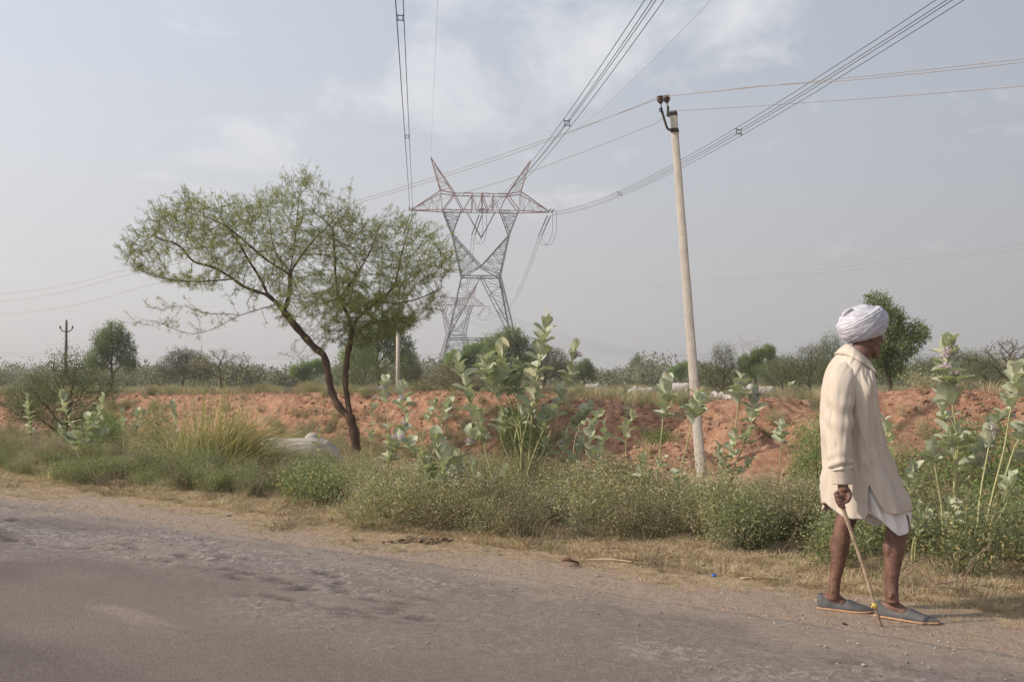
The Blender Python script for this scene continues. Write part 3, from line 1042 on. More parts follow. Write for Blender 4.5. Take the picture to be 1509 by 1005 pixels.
def colonise(skel, attr, step=0.1, infl=0.9, kill=0.16, iters=160, bias=(0, 0, 0.05)):
    """space colonisation from a traced skeleton. skel: list of polylines; returns positions, parents"""
    pos = []; par = []
    index = {}

    def add(p, q):
        pos.append(np.asarray(p, float)); par.append(q); return len(pos) - 1
    for line in skel:
        P = smooth_path(line, 8)
        # resample
        seg = np.linalg.norm(np.diff(P, axis=0), axis=1); cum = np.concatenate([[0], np.cumsum(seg)])
        m = max(2, int(cum[-1] / step) + 1)
        Q = np.stack([np.interp(np.linspace(0, cum[-1], m), cum, P[:, c]) for c in range(3)], 1)
        if pos:
            A = np.array(pos); j = int(np.argmin(((A - Q[0]) ** 2).sum(1)))
        else:
            j = add(Q[0], -1)
        for q in Q[1:]:
            j = add(q, j)
    attr = np.asarray(attr); alive = np.ones(len(attr), bool)
    b = np.asarray(bias)
    for it in range(iters):
        tree = kdtree.KDTree(len(pos))
        for i, p in enumerate(pos):
            tree.insert(p, i)
        tree.balance()
        acc = {}
        for k in np.nonzero(alive)[0]:
            co, i, d = tree.find(attr[k])
            if d < kill:
                alive[k] = False
            elif d < infl:
                acc.setdefault(i, []).append((attr[k] - pos[i]) / d)
        if not acc:
            break
        new = 0
        for i, ds in acc.items():
            v = np.sum(ds, 0) / len(ds) + b + rng.normal(0, 0.12, 3)
            v /= np.linalg.norm(v) + 1e-9
            q = pos[i] + v * step
            co, j, d = tree.find(q)
            if d > step * 0.45:
                add(q, i); new += 1
        if not new:
            break
    return np.array(pos), np.array(par)


def wood_mesh(name, pos, par, r_tip=0.004, power=2.3, r_root=None, thick_sides=9):
    kids, cnt = chains_from(par, pos)
    rad = r_tip * cnt ** (1 / power)
    if r_root:
        rad = r_tip + (rad - r_tip) * (r_root - r_tip) / (rad.max() - r_tip)
    mb = MB()
    starts = [0]
    while starts:
        s = starts.pop()
        ch = [s] if par[s] < 0 else [par[s], s]
        i = s
        while kids[i]:
            ks = sorted(kids[i], key=lambda k: -cnt[k])
            for k in ks[1:]:
                starts.append(k)
            i = ks[0]; ch.append(i)
        if len(ch) < 2:
            continue
        r = rad[ch].copy()
        if len(ch) > 1 and par[s] >= 0:
            r[0] = r[1]
        thick = r.max() > 0.018
        wob = 1 + (0.12 * np.sin(np.arange(len(ch)) * 1.7 + s) if thick else 0)
        mb.tube(pos[ch], r * wob, thick_sides if thick else 3, caps=False)
    return mb.mesh(name, True), rad, kids


def in_poly(x, y, poly):
    inside = np.zeros(len(x), bool); j = len(poly) - 1
    for i in range(len(poly)):
        xi, yi = poly[i]; xj, yj = poly[j]
        c = ((yi > y) != (yj > y)) & (x < (xj - xi) * (y - yi) / (yj - yi + 1e-9) + xi)
        inside ^= c; j = i
    return inside


# ------------------------------------------------------------------ the acacia
YA = 19.3
AB = W(524, 676, YA); AB.z = hz(AB.x, AB.y) - 0.08


def A(u, v, dy=0.0):
    p = W(u, v, YA + dy); return np.array([p.x, p.y, p.z])


base = np.array(AB)
fork = A(516, 616)
skel = [
    [base, A(523, 645, .02), fork],
    [fork, A(500, 600), A(488, 575, .05), A(484, 553, .08), A(477, 524, .1), A(464, 513, .1), A(447, 494, .05), A(429, 473, 0), A(412, 451, -.1), A(395, 435, -.15)],
    [fork, A(513, 595, .05), A(509, 565, .12), A(511, 530, .15), A(517, 500, .15), A(518, 488, .15)],
    [A(395, 435, -.15), A(361, 423, -.25), A(339, 408, -.3), A(314, 394, -.35), A(285, 385, -.4), A(264, 362, -.4), A(235, 352, -.4)],
    [A(339, 412, -.3), A(310, 414, -.5), A(278, 415, -.6), A(232, 408, -.7), A(195, 392, -.7)],
    [A(395, 435, -.15), A(382, 408, .2), A(364, 380, .5), A(350, 355, .7), A(325, 322, .9)],
    [A(409, 448, -.1), A(382, 456, -.3), A(353, 465, -.5), A(328, 478, -.6), A(310, 486, -.6), A(282, 492, -.7), A(250, 482, -.8), A(236, 474, -.8)],
    [A(353, 465, -.5), A(330, 462, -.4), A(305, 462, -.5), A(275, 452, -.5), A(255, 452, -.6)],
    [A(420, 458, 0), A(427, 430, .2), A(428, 401, .35), A(434, 362, .5), A(437, 330, .6), A(441, 288, .6)],
    [A(428, 405, .35), A(393, 383, .1), A(361, 356, -.2), A(335, 335, -.6), A(300, 318, -.8)],
    [A(428, 401, .35), A(447, 373, .6), A(465, 351, .9), A(493, 322, 1.1), A(515, 286, 1.2)],
    [A(428, 401, .35), A(405, 370, .9), A(398, 330, 1.3), A(400, 300, 1.4)],
    [A(518, 488, .15), A(513, 465, 0), A(500, 441, -.2), A(495, 412, -.3), A(493, 373, -.35), A(490, 335, -.4)],
    [A(518, 488, .15), A(528, 468, .3), A(554, 446, .4), A(579, 424, .5), A(587, 398, .5), A(594, 365, .6), A(602, 338, .6)],
    [A(554, 446, .4), A(590, 446, .1), A(622, 438, 0), A(650, 425, -.1)],
    [A(579, 424, .5), A(612, 405, .8), A(640, 385, 1.0), A(662, 370, 1.1)],
    [A(500, 441, -.2), A(525, 405, -.8), A(545, 372, -1.2), A(556, 342, -1.3)],
    [A(518, 488, .15), A(545, 478, -.4), A(580, 470, -.8), A(612, 468, -1.0)],
]
crown = [(182, 372), (196, 350), (215, 322), (250, 303), (276, 286), (300, 300), (338, 297), (372, 302), (392, 290), (415, 274), (438, 262), (462, 262), (474, 282), (498, 288), (520, 272),
         (514, 300), (535, 330), (556, 318), (580, 322), (606, 330), (636, 340), (655, 362), (672, 372), (668, 396), (655, 418), (648, 444), (640, 466), (612, 474), (596, 492), (565, 500), (545, 512),
         (500, 510), (478, 500), (462, 470), (440, 474), (418, 486), (400, 462), (372, 446), (345, 440), (318, 426), (282, 428), (244, 418), (206, 404), (186, 392)]
N = 26000
U = rng.uniform(175, 680, N); Vv = rng.uniform(258, 515, N)
ok = in_poly(U, Vv, crown)
U, Vv = U[ok], Vv[ok]
# clumps: thin the points where a smooth noise is low; the lower right is the densest
dens = fbm(U / 42, Vv / 30, 3, 201) + 0.5
keep = rng.uniform(size=len(U)) < np.clip((dens - 0.27) * 3.2, 0.04, 1)
U, Vv = U[keep], Vv[keep]
half = 1.65 * np.clip(1 - np.abs((U - 430) / 290) ** 2.2, 0.15, 1) * np.clip(1.1 - np.abs((Vv - 385) / 150) ** 2, 0.3, 1)
dyv = rng.uniform(-1, 1, len(U)) * half + 0.15
pts = [A(u, v, d) for u, v, d in zip(U, Vv, dyv)]
# sparse drooping sprays at lower left
for u0, v0 in ((200, 478), (238, 480), (262, 488), (290, 492), (320, 480), (340, 470), (232, 455), (262, 450), (300, 460), (250, 468), (440, 505), (445, 530), (398, 480), (470, 520)):
    for _ in range(5):
        pts.append(A(u0 + rng.uniform(-14, 14), v0 + rng.uniform(-8, 8), rng.uniform(-1, 0.2)))
pos, par = colonise(skel, pts, step=0.08, infl=0.6, kill=0.10, iters=120, bias=(0, 0, 0.03))
# free shoots that stick out past the crown's edge, mostly upwards and outwards
kids_, _c = chains_from(par, pos)
cc = A(430, 400)
tips_ = [i for i in range(len(pos)) if not kids_[i]]
npos, npar = list(pos), list(par)
for i in tips_:
    o_ = pos[i] - cc; e_ = abs(o_[0]) / 3.3 + max(0, o_[2]) / 1.7
    if rng.uniform() < .15 + .55 * min(1, e_ ** 2):
        d = np.array([o_[0] / 3.3, o_[1] / 3, .55 + max(-.2, o_[2]) * .5]) + rng.normal(0, .35, 3); d /= np.linalg.norm(d)
        j = i
        for q in range(rng.integers(2, 5)):
            npos.append(npos[j] + d * .075); npar.append(j); j = len(npos) - 1; d = d + rng.normal(0, .15, 3); d /= np.linalg.norm(d)
pos, par = np.array(npos), np.array(npar)
me_w, rad, kids = wood_mesh('acacia_wood', pos - base, par, 0.0032, 1.58, 0.096)
acacia = thing('acacia_tree', AB, 'leaning flat-crowned acacia with forked red-brown trunk, its crown dotted with yellow blossom', 'tree')
obj('trunk', me_w, M['bark'], acacia)
# feathery leaves on the thin twigs
leafP, leafD, leafL, leafW = [], [], [], []
thin = [i for i in range(1, len(pos)) if rad[i] < 0.012]
for i in thin:
    d = pos[i] - pos[par[i]]; d /= np.linalg.norm(d) + 1e-9
    tip = len(kids[i]) == 0
    sp = max(0.0, (A(640, 470)[0] - abs(pos[i][0] - A(560, 450)[0])))
    low = np.exp(-(((pos[i][0] - A(560, 455)[0]) / 1.0) ** 2 + ((pos[i][2] - A(560, 455)[2]) / 0.55) ** 2))
    m_ = (4.8 if tip else 2.5) + 8.0 * low
    k = rng.poisson(m_ * 0.95)
    for _ in range(k):
        # a pinnate leaf: a short midrib with leaflets on both sides
        p0 = pos[i] + rng.normal(0, .018, 3)
        ax = d * 0.7 + rng.normal(0, .55, 3) + np.array([0, 0, -0.15]); ax /= np.linalg.norm(ax)
        side = np.cross(ax, rng.normal(size=3)); side /= np.linalg.norm(side) + 1e-9
        Ln = rng.uniform(.045, .085)
        for q in range(3):
            for sg in (-1, 1):
                leafP.append(p0 + ax * Ln * (q + .4) / 3)
                leafD.append(side * sg + ax * 0.45 + rng.normal(0, .15, 3)); leafL.append(rng.uniform(.018, .030)); leafW.append(rng.uniform(.007, .011))
mb = MB()
leaf_quads(mb, np.array(leafP) - base, np.array(leafD), np.array(leafL), np.array(leafW), rng)
obj('foliage', mb.mesh('acacia_foliage'), M['acacia'], acacia, kind='stuff')
mb = MB()
tips = [i for i in thin if not kids[i] and pos[i][2] > A(0, 400)[2]]
for i in rng.choice(tips, 420):
    c = pos[i] - base + rng.normal(0, .05, 3)
    mb.ell(c, (.011, .011, .011), n=5, m=4)
obj('blossom', mb.mesh('acacia_blossom'), M['blossom'], acacia, kind='stuff')
print('acacia nodes', len(pos), 'leaves', len(leafP))


# ------------------------------------------------------------------ generic trees
def tree_protos(name, seed, blobs, trunk_pts, n_leaf, leaf, mat, limbs=8, spray=0.5, hollow=0.35, twig_r=0.010, root_r=0.12, droop=0):
    """blobs: (x, y, z, rx, ry, rz); all sizes in metres with the foot at the origin"""
    r_ = np.random.default_rng(seed)
    at = []
    vol = np.array([b[3] * b[4] * b[5] for b in blobs]) ** 0.8; vol /= vol.sum()
    for b, w in zip(blobs, vol):
        k = int(limbs * 60 * w) + 6
        q = r_.normal(size=(k, 3)); q /= np.linalg.norm(q, axis=1)[:, None]
        q *= r_.uniform(hollow, 1, (k, 1)) ** 0.5
        at.append(np.array(b[:3]) + q * np.array(b[3:6]))
    at = np.concatenate(at)
    size = max(b[3] for b in blobs)
    stp = max(0.14, size * 0.12)
    pos, par = colonise([trunk_pts], at, step=stp, infl=99, kill=stp * 1.3, iters=60, bias=(0, 0, 0.05))
    me_w, rad, kids = wood_mesh(name + '_wood', pos, par, twig_r, 2.2, root_r, 7)
    thin = np.array([i for i in range(1, len(pos)) if rad[i] < twig_r * 3.2])
    pick = r_.choice(thin, n_leaf)
    jit = r_.normal(size=(n_leaf, 3)); 
    P = pos[pick] + jit * stp * spray
    # keep most leaves within the lumpy crown
    D = jit * 0.6 + (pos[pick] - pos[par[pick]]) / stp + r_.normal(0, .5, (n_leaf, 3)) + np.array([0, 0, -droop])
    mb = MB()
    leaf_quads(mb, P, D, r_.uniform(.7, 1.3, n_leaf) * leaf, r_.uniform(.35, .6, n_leaf) * leaf, r_)
    return me_w, mb.mesh(name + '_leaves')


def place_tree(kind, u, v_base, Y, protos, mats, scale, label, category='tree', group=None, rz=0.0, z=None):
    a = W(u, v_base, Y)
    z0 = hz(a.x, a.y) - 0.05 if z is None else z
    t = thing(kind, (a.x, a.y, z0), label, category, group, rz)
    t.scale = (scale[0], scale[0] if len(scale) < 3 else scale[1], scale[-1]) if isinstance(scale, (tuple, list)) else (scale,) * 3
    w, l = protos
    obj('trunk', w, mats[0], t)
    obj('foliage', l, mats[1], t, kind='stuff')
    return t


BK = M['bark_far']
V3 = lambda *a: np.array(a, float)

# round dense tree (about 5 m wide, 5 m tall)
dense_blobs = [(-1.1, 0, 2.5, 1.1, 1.1, .8), (1.1, .2, 2.8, 1.0, 1.1, .9), (.2, -.3, 4.0, 1.0, 1.0, .7), (-1.0, .2, 3.6, .8, .9, .6), (1.7, -.2, 2.1, .7, .8, .5), (.9, .3, 3.7, .7, .8, .5), (-.2, -.3, 3.0, 1.0, 1, .8), (-1.8, 0, 2.1, .6, .6, .4)]
dense = tree_protos('dense_tree', 11, dense_blobs, [V3(0, 0, 0), V3(.08, 0, .8), V3(0, 0, 1.7)], 12500, 0.13, None, 11, 1.1)
dense_b = tree_protos('dense_tree_b', 12, [(-1.2, 0, 2.2, 1.1, 1.2, 1.0), (.6, .2, 2.7, 1.5, 1.3, 1.2), (1.6, 0, 2.0, .9, 1, .9), (-.3, 0, 3.4, 1.0, 1, .7)], [V3(0, 0, 0), V3(-.1, 0, .7), V3(.05, 0, 1.4)], 9500, 0.13, None, 11, 1.1)
# tall, airy tree with gaps
tall = tree_protos('tall_tree', 13, [(-.7, 0, 2.6, .9, .9, .9), (.9, .1, 3.1, 1.0, .9, .8), (0, 0, 4.2, 1.0, .9, .8), (-.5, .1, 5.0, .7, .7, .5), (1.6, 0, 3.6, .7, .7, .5), (.3, 0, 2.1, .7, .7, .6)], [V3(0, 0, 0), V3(.1, 0, 1.0), V3(-.05, 0, 2.2), V3(.05, 0, 3.4)], 15000, 0.12, None, 11, 1.0)
# wide thorn tree, low fine foliage
thorn = tree_protos('thorn_tree', 14, [(-1.6, 0, 2.0, 1.2, 1, .6), (0, .2, 2.4, 1.3, 1, .7), (1.5, 0, 2.1, 1.2, 1, .7), (.6, 0, 2.9, .9, .8, .45), (-.8, 0, 1.4, 1.2, 1, .6)], [V3(0, 0, 0), V3(.1, 0, .5), V3(.05, 0, 1.0)], 10500, 0.075, None, 12, 1.0, 0.2, 0.009, .07)
thorn_b = tree_protos('thorn_tree_b', 15, [(-1.2, 0, 1.9, 1.1, 1, .7), (.9, .2, 2.2, 1.1, 1, .7), (0, 0, 3.0, .9, .8, .7), (-.2, 0, 1.3, 1.5, 1, .8)], [V3(0, 0, 0), V3(-.1, 0, .5), V3(.0, 0, 1.0)], 11500, 0.075, None, 12, 1.0, 0.2, 0.009, .08)
# bare thorny one
bare = tree_protos('bare_thorn', 16, [(-.8, 0, 1.8, .8, .8, .5), (.7, 0, 2.1, .8, .7, .4), (0, 0, 2.4, .6, .6, .35), (1.2, 0, 1.5, .6, .6, .3)], [V3(0, 0, 0), V3(.05, 0, .6), V3(0, 0, 1.2)], 1500, 0.07, None, 9, 0.6, 0.1, 0.010, .05)
# leafy bush to the ground
bushp = tree_protos('bush', 17, [(-.8, 0, .8, .9, .8, .7), (.7, .1, .9, .9, .8, .8), (0, 0, 1.4, .8, .8, .6), (.1, -.3, .5, 1.2, .9, .5)], [V3(0, 0, 0), V3(0, 0, .3)], 9000, 0.06, None, 9, 1.0, 0.1, 0.006, .035)
bushq = tree_protos('bush_b', 18, [(-.9, 0, .7, .8, .8, .6), (.5, .1, .9, .8, .8, .7), (.1, 0, 1.5, .6, .6, .6), (1.2, -.1, .6, .7, .7, .5)], [V3(0, 0, 0), V3(0, 0, .3)], 7000, 0.07, None, 9, 1.0, 0.1, 0.006, .035)
clumpy = tree_protos('clumpy_tree', 19, [(-1.0, 0, 2.4, .8, .7, .6), (.3, .1, 2.9, .8, .7, .6), (1.5, 0, 3.3, .9, .7, .5), (2.0, 0, 2.5, .7, .6, .4), (-.2, 0, 1.8, .8, .7, .5), (.9, 0, 2.0, .6, .6, .4)], [V3(0, 0, 0), V3(.05, 0, .8), V3(0, 0, 1.5)], 13000, 0.12, None, 8, 0.85)

B1, B2, B3 = (BK, M['leaf_mid']), (BK, M['leaf_bright']), (BK, M['leaf_grey'])
# u, base row, distance, proto, mats, scale, label
TREES = [
    ('dense_tree', 164, 574, 55, dense, B1, (.62, .90), 'dark dense round-topped tree at the far left, beside the three-pin pole'),
    ('thorn_tree', 100, 632, 25, thorn_b, B1, (.64, .66), 'broad feathery thorn tree in front of the three-pin pole'),
    ('thorn_tree', 45, 622, 27, thorn, B1, (.34, .58), 'small outer thorn tree leaning left of the feathery thorn tree'),
    ('dense_tree', 270, 573, 75, dense_b, B3, (.92, .82), 'grey-green domed tree left of the bare thorny tree'),
    ('bare_tree', 324, 575, 48, bare, B3, (1.1, .95), 'bare thorny tree with thin upswept branches under the acacia crown'),
    ('leafy_tree', 448, 573, 85, clumpy, B2, (.72, .75), 'bright clumpy tree in the treeline left of the acacia trunk'),
    ('dense_tree', 556, 576, 58, dense, B2, (1.02, 1.02), 'large leafy tree behind the acacia and the upright pole'),
    ('dense_tree', 597, 574, 62, dense_b, B1, (.45, .72), 'small dark round tree right of the upright pole'),
    ('thorn_tree', 535, 582, 38, thorn, B3, (.42, .66), 'thin spreading thorn bush behind the acacia fork'),
    ('dense_tree', 690, 574, 70, clumpy, B2, (.95, 1.02), 'clumpy tree with open trunk at the right foot of the pylon'),
    ('dense_tree', 748, 573, 66, dense, B2, (.90, .96), 'rounded green tree in front of the pylon behind the tallest milkweed'),
    ('dense_tree', 803, 573, 72, dense_b, B3, (.85, .85), 'grey-green tree right of the rounded tree behind the milkweed'),
    ('dense_tree', 861, 572, 80, dense, B1, (.45, .60), 'small tree with a bare trunk above the lying dark cow'),
    ('dense_tree', 938, 570, 200, dense, B1, (.70, 1.35), 'dark egg-shaped tree standing clear above the far treeline'),
    ('thorn_tree', 1002, 571, 120, clumpy, B3, (.78, .90), 'open grey tree in the treeline just left of the concrete pole'),
    ('thorn_tree', 1066, 578, 46, thorn_b, B3, (.62, .72), 'feathery tree right of the concrete pole with rust-brown stems'),
    ('dense_tree', 1112, 574, 66, clumpy, B1, (.60, .86), 'dark-limbed tree below the faint distant pylon'),
    ('thorn_tree', 1152, 575, 58, thorn, B3, (.66, .74), 'pale thorn tree right of the dark-limbed tree'),
    ('thorn_tree', 1192, 580, 40, thorn, B3, (.62, .74), 'wide grey thorn tree leaning left behind the man'),
    ('thorn_tree', 1226, 577, 44, thorn_b, B3, (.58, .82), 'fan-shaped thorn tree just behind the turbaned man'),
    ('leafy_tree', 1309, 582, 33, tall, B2, (.60, .70), 'tall bright green tree right of the turbaned head'),
    ('thorn_tree', 1487, 580, 33, bare, B3, (.95, .88), 'thin open thorn tree at the far right edge'),
    ('thorn_tree', 1405, 576, 52, thorn, B3, (.9, .75), 'low grey thorn thicket behind the right-hand milkweed'),
    ('thorn_tree', 1450, 577, 46, thorn_b, B1, (.8, .62), 'darker thorn thicket near the white upright shape at right'),
    ('thorn_tree', 1365, 576, 56, thorn_b, B3, (.85, .62), 'low thicket right of the tall bright tree'),
    ('thorn_tree', 1262, 576, 60, thorn, B3, (.9, .62), 'low thicket hidden behind the shoulder of the man'),
]
for k, (kind, u, vb, Y, pr, mt, sc_, lb) in enumerate(TREES):
    place_tree(kind, u, vb, Y, pr, mt, sc_, lb, rz=[0, 0.15, -0.2, 0.1][k % 4])

# nearer bushes with outlines of their own
BUSHES = [
    ('bush', 150, 640, 22.5, bushp, (BK, M['leaf_bright']), (.55, .55), 'green feathery bush behind the left milkweed on the red bank'),
    ('bush', 228, 640, 19.5, bushq, (BK, M['herb']), (.60, .55), 'light green leafy bush left of the tall grass clump'),
    ('bush', 1205, 655, 14.2, bushp, (BK, M['leaf_bright']), (.32, .62), 'bright green thorny shrub just behind the back of the man'),
    ('bush', 1480, 690, 11.2, bushp, (BK, M['leaf_mid']), (.85, .62), 'fine-leaved bush at the right edge behind the yellow stems'),
    ('bush', 1446, 640, 14.0, bushq, (BK, M['herb_dark']), (.75, .46), 'low spreading green bush on the right-hand red bank'),
    ('bush', 668, 600, 25.5, bushq, (BK, M['leaf_mid']), (.62, .42), 'dark creeping bush over the bank below the pylon'),
    ('bush', 770, 630, 19.5, bushp, (BK, M['leaf_mid']), (.62, .68), 'twiggy dark bush behind the central milkweed'),
    ('bush', 413, 588, 25.5, bushq, (BK, M['leaf_grey']), (.25, .15), 'small dark tuft on the bank between grass clump and acacia'),
    ('bush', 905, 655, 14.6, bushq, (BK, M['leaf_mid']), (.45, .25), 'low bush at the foot of the bank left of the concrete pole'),
    ('bush', 975, 645, 18.0, bushp, (BK, M['leaf_grey']), (.45, .28), 'grey-green scrub on the bank face left of the concrete pole'),
    ('bush', 20, 600, 26.0, bushq, (BK, M['herb']), (.35, .3), 'small bush on the red bank at the left edge'),
]
for kind, u, vb, Y, pr, mt, sc_, lb in BUSHES:
    place_tree(kind, u, vb, Y, pr, mt, sc_, lb, 'bush', rz=rng.uniform(0, 6))

# far woodland as one mass: many crowns of different heights
mb = MB(); mbw = MB()
r_ = np.random.default_rng(5)
def wood_mass(Y0, Y1, n, hmin, hmax, u0, u1, leaf, per):
    for _ in range(n):
        u = r_.uniform(u0, u1); Y = r_.uniform(Y0, Y1)
        a = W(u, 562, Y); h = r_.uniform(hmin, hmax) * (1 + 0.5 * (fbm(np.array([u / 60.]), np.array([Y / 50.]), 3, 301)[0]) * 2)
        z0 = 0.05; w = h * r_.uniform(.5, 1.0)
        k = 3
        for q in range(k):
            c = np.array([a.x + r_.normal(0, w * .45), a.y + r_.normal(0, w * .4), z0 + h * r_.uniform(.35, .62)])
            m = per // k
            d = r_.normal(size=(m, 3)); d /= np.linalg.norm(d, axis=1)[:, None]
            rr = r_.uniform(.35, 1.05, (m, 1)) ** .6
            P = c + d * rr * np.array([w * .55, w * .55, h * .42])
            P = P[P[:, 2] > z0]
            leaf_quads(mb, P, r_.normal(size=P.shape) + d[:len(P)] * .5, r_.uniform(.7, 1.4, len(P)) * leaf, r_.uniform(.5, .8, len(P)) * leaf, r_)
wood_mass(90, 140, 190, 1.9, 3.4, -80, 1620, .30, 330)
wood_mass(140, 260, 240, 3.0, 5.8, -80, 1620, .45, 330)
wood_mass(260, 420, 130, 4.2, 8.0, -80, 1620, .8, 300)
obj('far_woodland', mb.mesh('far_woodland'), M['leaf_wood'], kind='stuff')

# ------------------------------------------------------------------ ground cover
hidden = bpy.data.collections.new('prototypes')     # not linked: only geometry nodes read it


def scatter(name, protos, mats, P, rotz, tilt, scl, idx, **props):
    col = bpy.data.collections.new(name + '_pieces')
    for i, (me, mt) in enumerate(zip(protos, mats)):
        o = bpy.data.objects.new('%s_piece_%02d' % (name, i), me)
        if not len(me.materials):
            me.materials.append(mt)
        col.objects.link(o)
    me = bpy.data.meshes.new(name)
    n = len(P)
    me.vertices.add(n)
    me.vertices.foreach_set('co', np.asarray(P, np.float32).ravel())
    a = me.attributes.new('rot', 'FLOAT_VECTOR', 'POINT')
    a.data.foreach_set('vector', np.stack([tilt[:, 0], tilt[:, 1], rotz], 1).astype(np.float32).ravel())
    a = me.attributes.new('scl', 'FLOAT', 'POINT'); a.data.foreach_set('value', np.asarray(scl, np.float32))
    a = me.attributes.new('pick', 'INT', 'POINT'); a.data.foreach_set('value', np.asarray(idx, np.int32))
    o = obj(name, me, None, **props)
    ng = bpy.data.node_groups.new(name + '_nodes', 'GeometryNodeTree')
    ng.interface.new_socket('Geometry', in_out='INPUT', socket_type='NodeSocketGeometry')
    ng.interface.new_socket('Geometry', in_out='OUTPUT', socket_type='NodeSocketGeometry')
    gi = ng.nodes.new('NodeGroupInput'); go = ng.nodes.new('NodeGroupOutput')
    ci = ng.nodes.new('GeometryNodeCollectionInfo'); ci.inputs['Collection'].default_value = col
    ci.inputs['Separate Children'].default_value = True; ci.inputs['Reset Children'].default_value = True
    iop = ng.nodes.new('GeometryNodeInstanceOnPoints')
    iop.inputs['Pick Instance'].default_value = True

    def named(nm, ty):
        q = ng.nodes.new('GeometryNodeInputNamedAttribute'); q.data_type = ty; q.inputs[0].default_value = nm; return q.outputs[0]
    ng.links.new(gi.outputs[0], iop.inputs['Points'])
    ng.links.new(ci.outputs[0], iop.inputs['Instance'])
    ng.links.new(named('pick', 'INT'), iop.inputs['Instance Index'])
    er = ng.nodes.new('FunctionNodeEulerToRotation')
    ng.links.new(named('rot', 'FLOAT_VECTOR'), er.inputs[0])
    ng.links.new(er.outputs[0], iop.inputs['Rotation'])
    ng.links.new(named('scl', 'FLOAT'), iop.inputs['Scale'])
    ng.links.new(iop.outputs[0], go.inputs[0])
    md = o.modifiers.new('scatter', 'NODES'); md.node_group = ng
    return o


def place_on_ground(s, t, dz=0.0):
    x, y = xy(s, t)
    return np.stack([x, y, height(x, y) + dz], 1)


def in_view(P, marg=120):
    u = 754.5 + F * P[:, 0] / np.maximum(P[:, 1], .1)
    return (P[:, 1] > 1) & (u > -marg) & (u < 1509 + marg)


def herb_mesh(name, seed, r, h, nst, nleaf, leaf, wid=.5, arch=0.4):
    """many thin stems leaning out from one foot, small leaves along their upper parts"""
    r_ = np.random.default_rng(seed)
    mb = MB(); P = []; D = []
    for i in range(nst):
        a = r_.uniform(0, 6.283); q = r * r_.uniform(0, 1) ** .6; hh = h * r_.uniform(.55, 1.05) * (1 - .35 * (q / r) ** 2)
        b = np.array([math.cos(a) * q * .25, math.sin(a) * q * .25, 0]); e = np.array([math.cos(a) * q, math.sin(a) * q, hh])
        m_ = (b + e) / 2 + np.array([0, 0, hh * arch * .4]) + r_.normal(0, .02, 3)
        tt = np.linspace(0, 1, 6)[:, None]
        C = (1 - tt) ** 2 * b + 2 * tt * (1 - tt) * m_ + tt ** 2 * e
        mb.tube(C, np.linspace(.0028, .001, 6), 3, caps=False)
        k = max(3, nleaf // nst)
        tt = r_.uniform(.25, 1.02, k)[:, None]
        Q = (1 - tt) ** 2 * b + 2 * tt * (1 - tt) * m_ + tt ** 2 * e
        # side twigs
        Q = Q + r_.normal(0, .045 * min(1, h / .4), (k, 3))
        P.append(Q); D.append(r_.normal(size=(k, 3)) + np.array([0, 0, .3]))
    P = np.concatenate(P); D = np.concatenate(D)
    P[:, 2] = np.maximum(P[:, 2], .01)
    leaf_quads(mb, P, D, r_.uniform(.6, 1.35, len(P)) * leaf, r_.uniform(.7, 1.2, len(P)) * leaf * wid, r_)
    return mb.mesh(name)


def tuft_mesh(name, seed, r, h, n, w, bend=.7, segs=4, lie=0.0):
    """a tuft of blades"""
    r_ = np.random.default_rng(seed)
    mb = MB()
    for i in range(n):
        a = r_.uniform(0, 6.283); q = r * r_.uniform(0, 1)
        b = np.array([math.cos(a) * q * .5, math.sin(a) * q * .5, 0])
        hh = h * r_.uniform(.45, 1.1); out_ = r_.uniform(.1, 1) * bend * hh
        a2 = a + r_.normal(0, .7); side = np.array([-math.sin(a2), math.cos(a2), r_.normal(0, .4)]); side /= np.linalg.norm(side)
        k = np.linspace(0, 1, segs)
        C = b + np.outer(k ** 1.6, [math.cos(a2) * out_, math.sin(a2) * out_, 0]) + np.outer(np.sin(k * (1.15 + lie)) / math.sin(min(1.57, 1.15 + lie)), [0, 0, hh * (1 - .55 * bend * r_.uniform(0, 1))])
        C[:, 2] = np.maximum(C[:, 2], .004)
        ww = (w * (1 - k * .85) * r_.uniform(.7, 1.2))[:, None]
        V = np.stack([C + side * ww * .5, C - side * ww * .5], 1).reshape(-1, 3)
        j = np.arange(segs - 1)[:, None] * 2
        mb.add(V, Q=j + [[0, 1, 3, 2]])
    return mb.mesh(name)


herbs = [herb_mesh('herb_%d' % i, 30 + i, .34 + .05 * (i % 2), .5, 30, 1900, .021) for i in range(3)]
herbs_dark = [herb_mesh('herb_dark_%d' % i, 40 + i, .33, .48, 28, 2000, .024, .55) for i in range(2)]
herbs_pale = [herb_mesh('herb_pale_%d' % i, 50 + i, .30, .44, 30, 1500, .015, .45) for i in range(2)]
straws = [tuft_mesh('straw_%d' % i, 60 + i, .15, .07, 55, .0045, 1.9, 4, .6) for i in range(3)]
straws_tall = [tuft_mesh('straw_tall_%d' % i, 65 + i, .14, .32, 60, .006, .9) for i in range(2)]
greens = [tuft_mesh('green_%d' % i, 70 + i, .10, .22, 45, .006, .9) for i in range(2)]
brambles = []
for i in range(2):
    r_ = np.random.default_rng(80 + i); mb = MB()
    for q in range(26):
        a = r_.uniform(0, 6.283); b = np.array([math.cos(a), math.sin(a), 0]) * r_.uniform(0, .1); d = np.array([math.cos(a + r_.normal(0, .6)), math.sin(a + r_.normal(0, .6)), r_.uniform(.1, 1.2)]) * r_.uniform(.15, .38)
        C = [b, b + d * .35 + r_.normal(0, .03, 3), b + d * .7 + r_.normal(0, .04, 3), b + d + r_.normal(0, .05, 3)]
        C = [np.maximum(c, [-9, -9, .005]) for c in C]
        mb.tube(smooth_path(C, 3), .0028, 3, caps=False)
    brambles.append(mb.mesh('bramble_%d' % i))

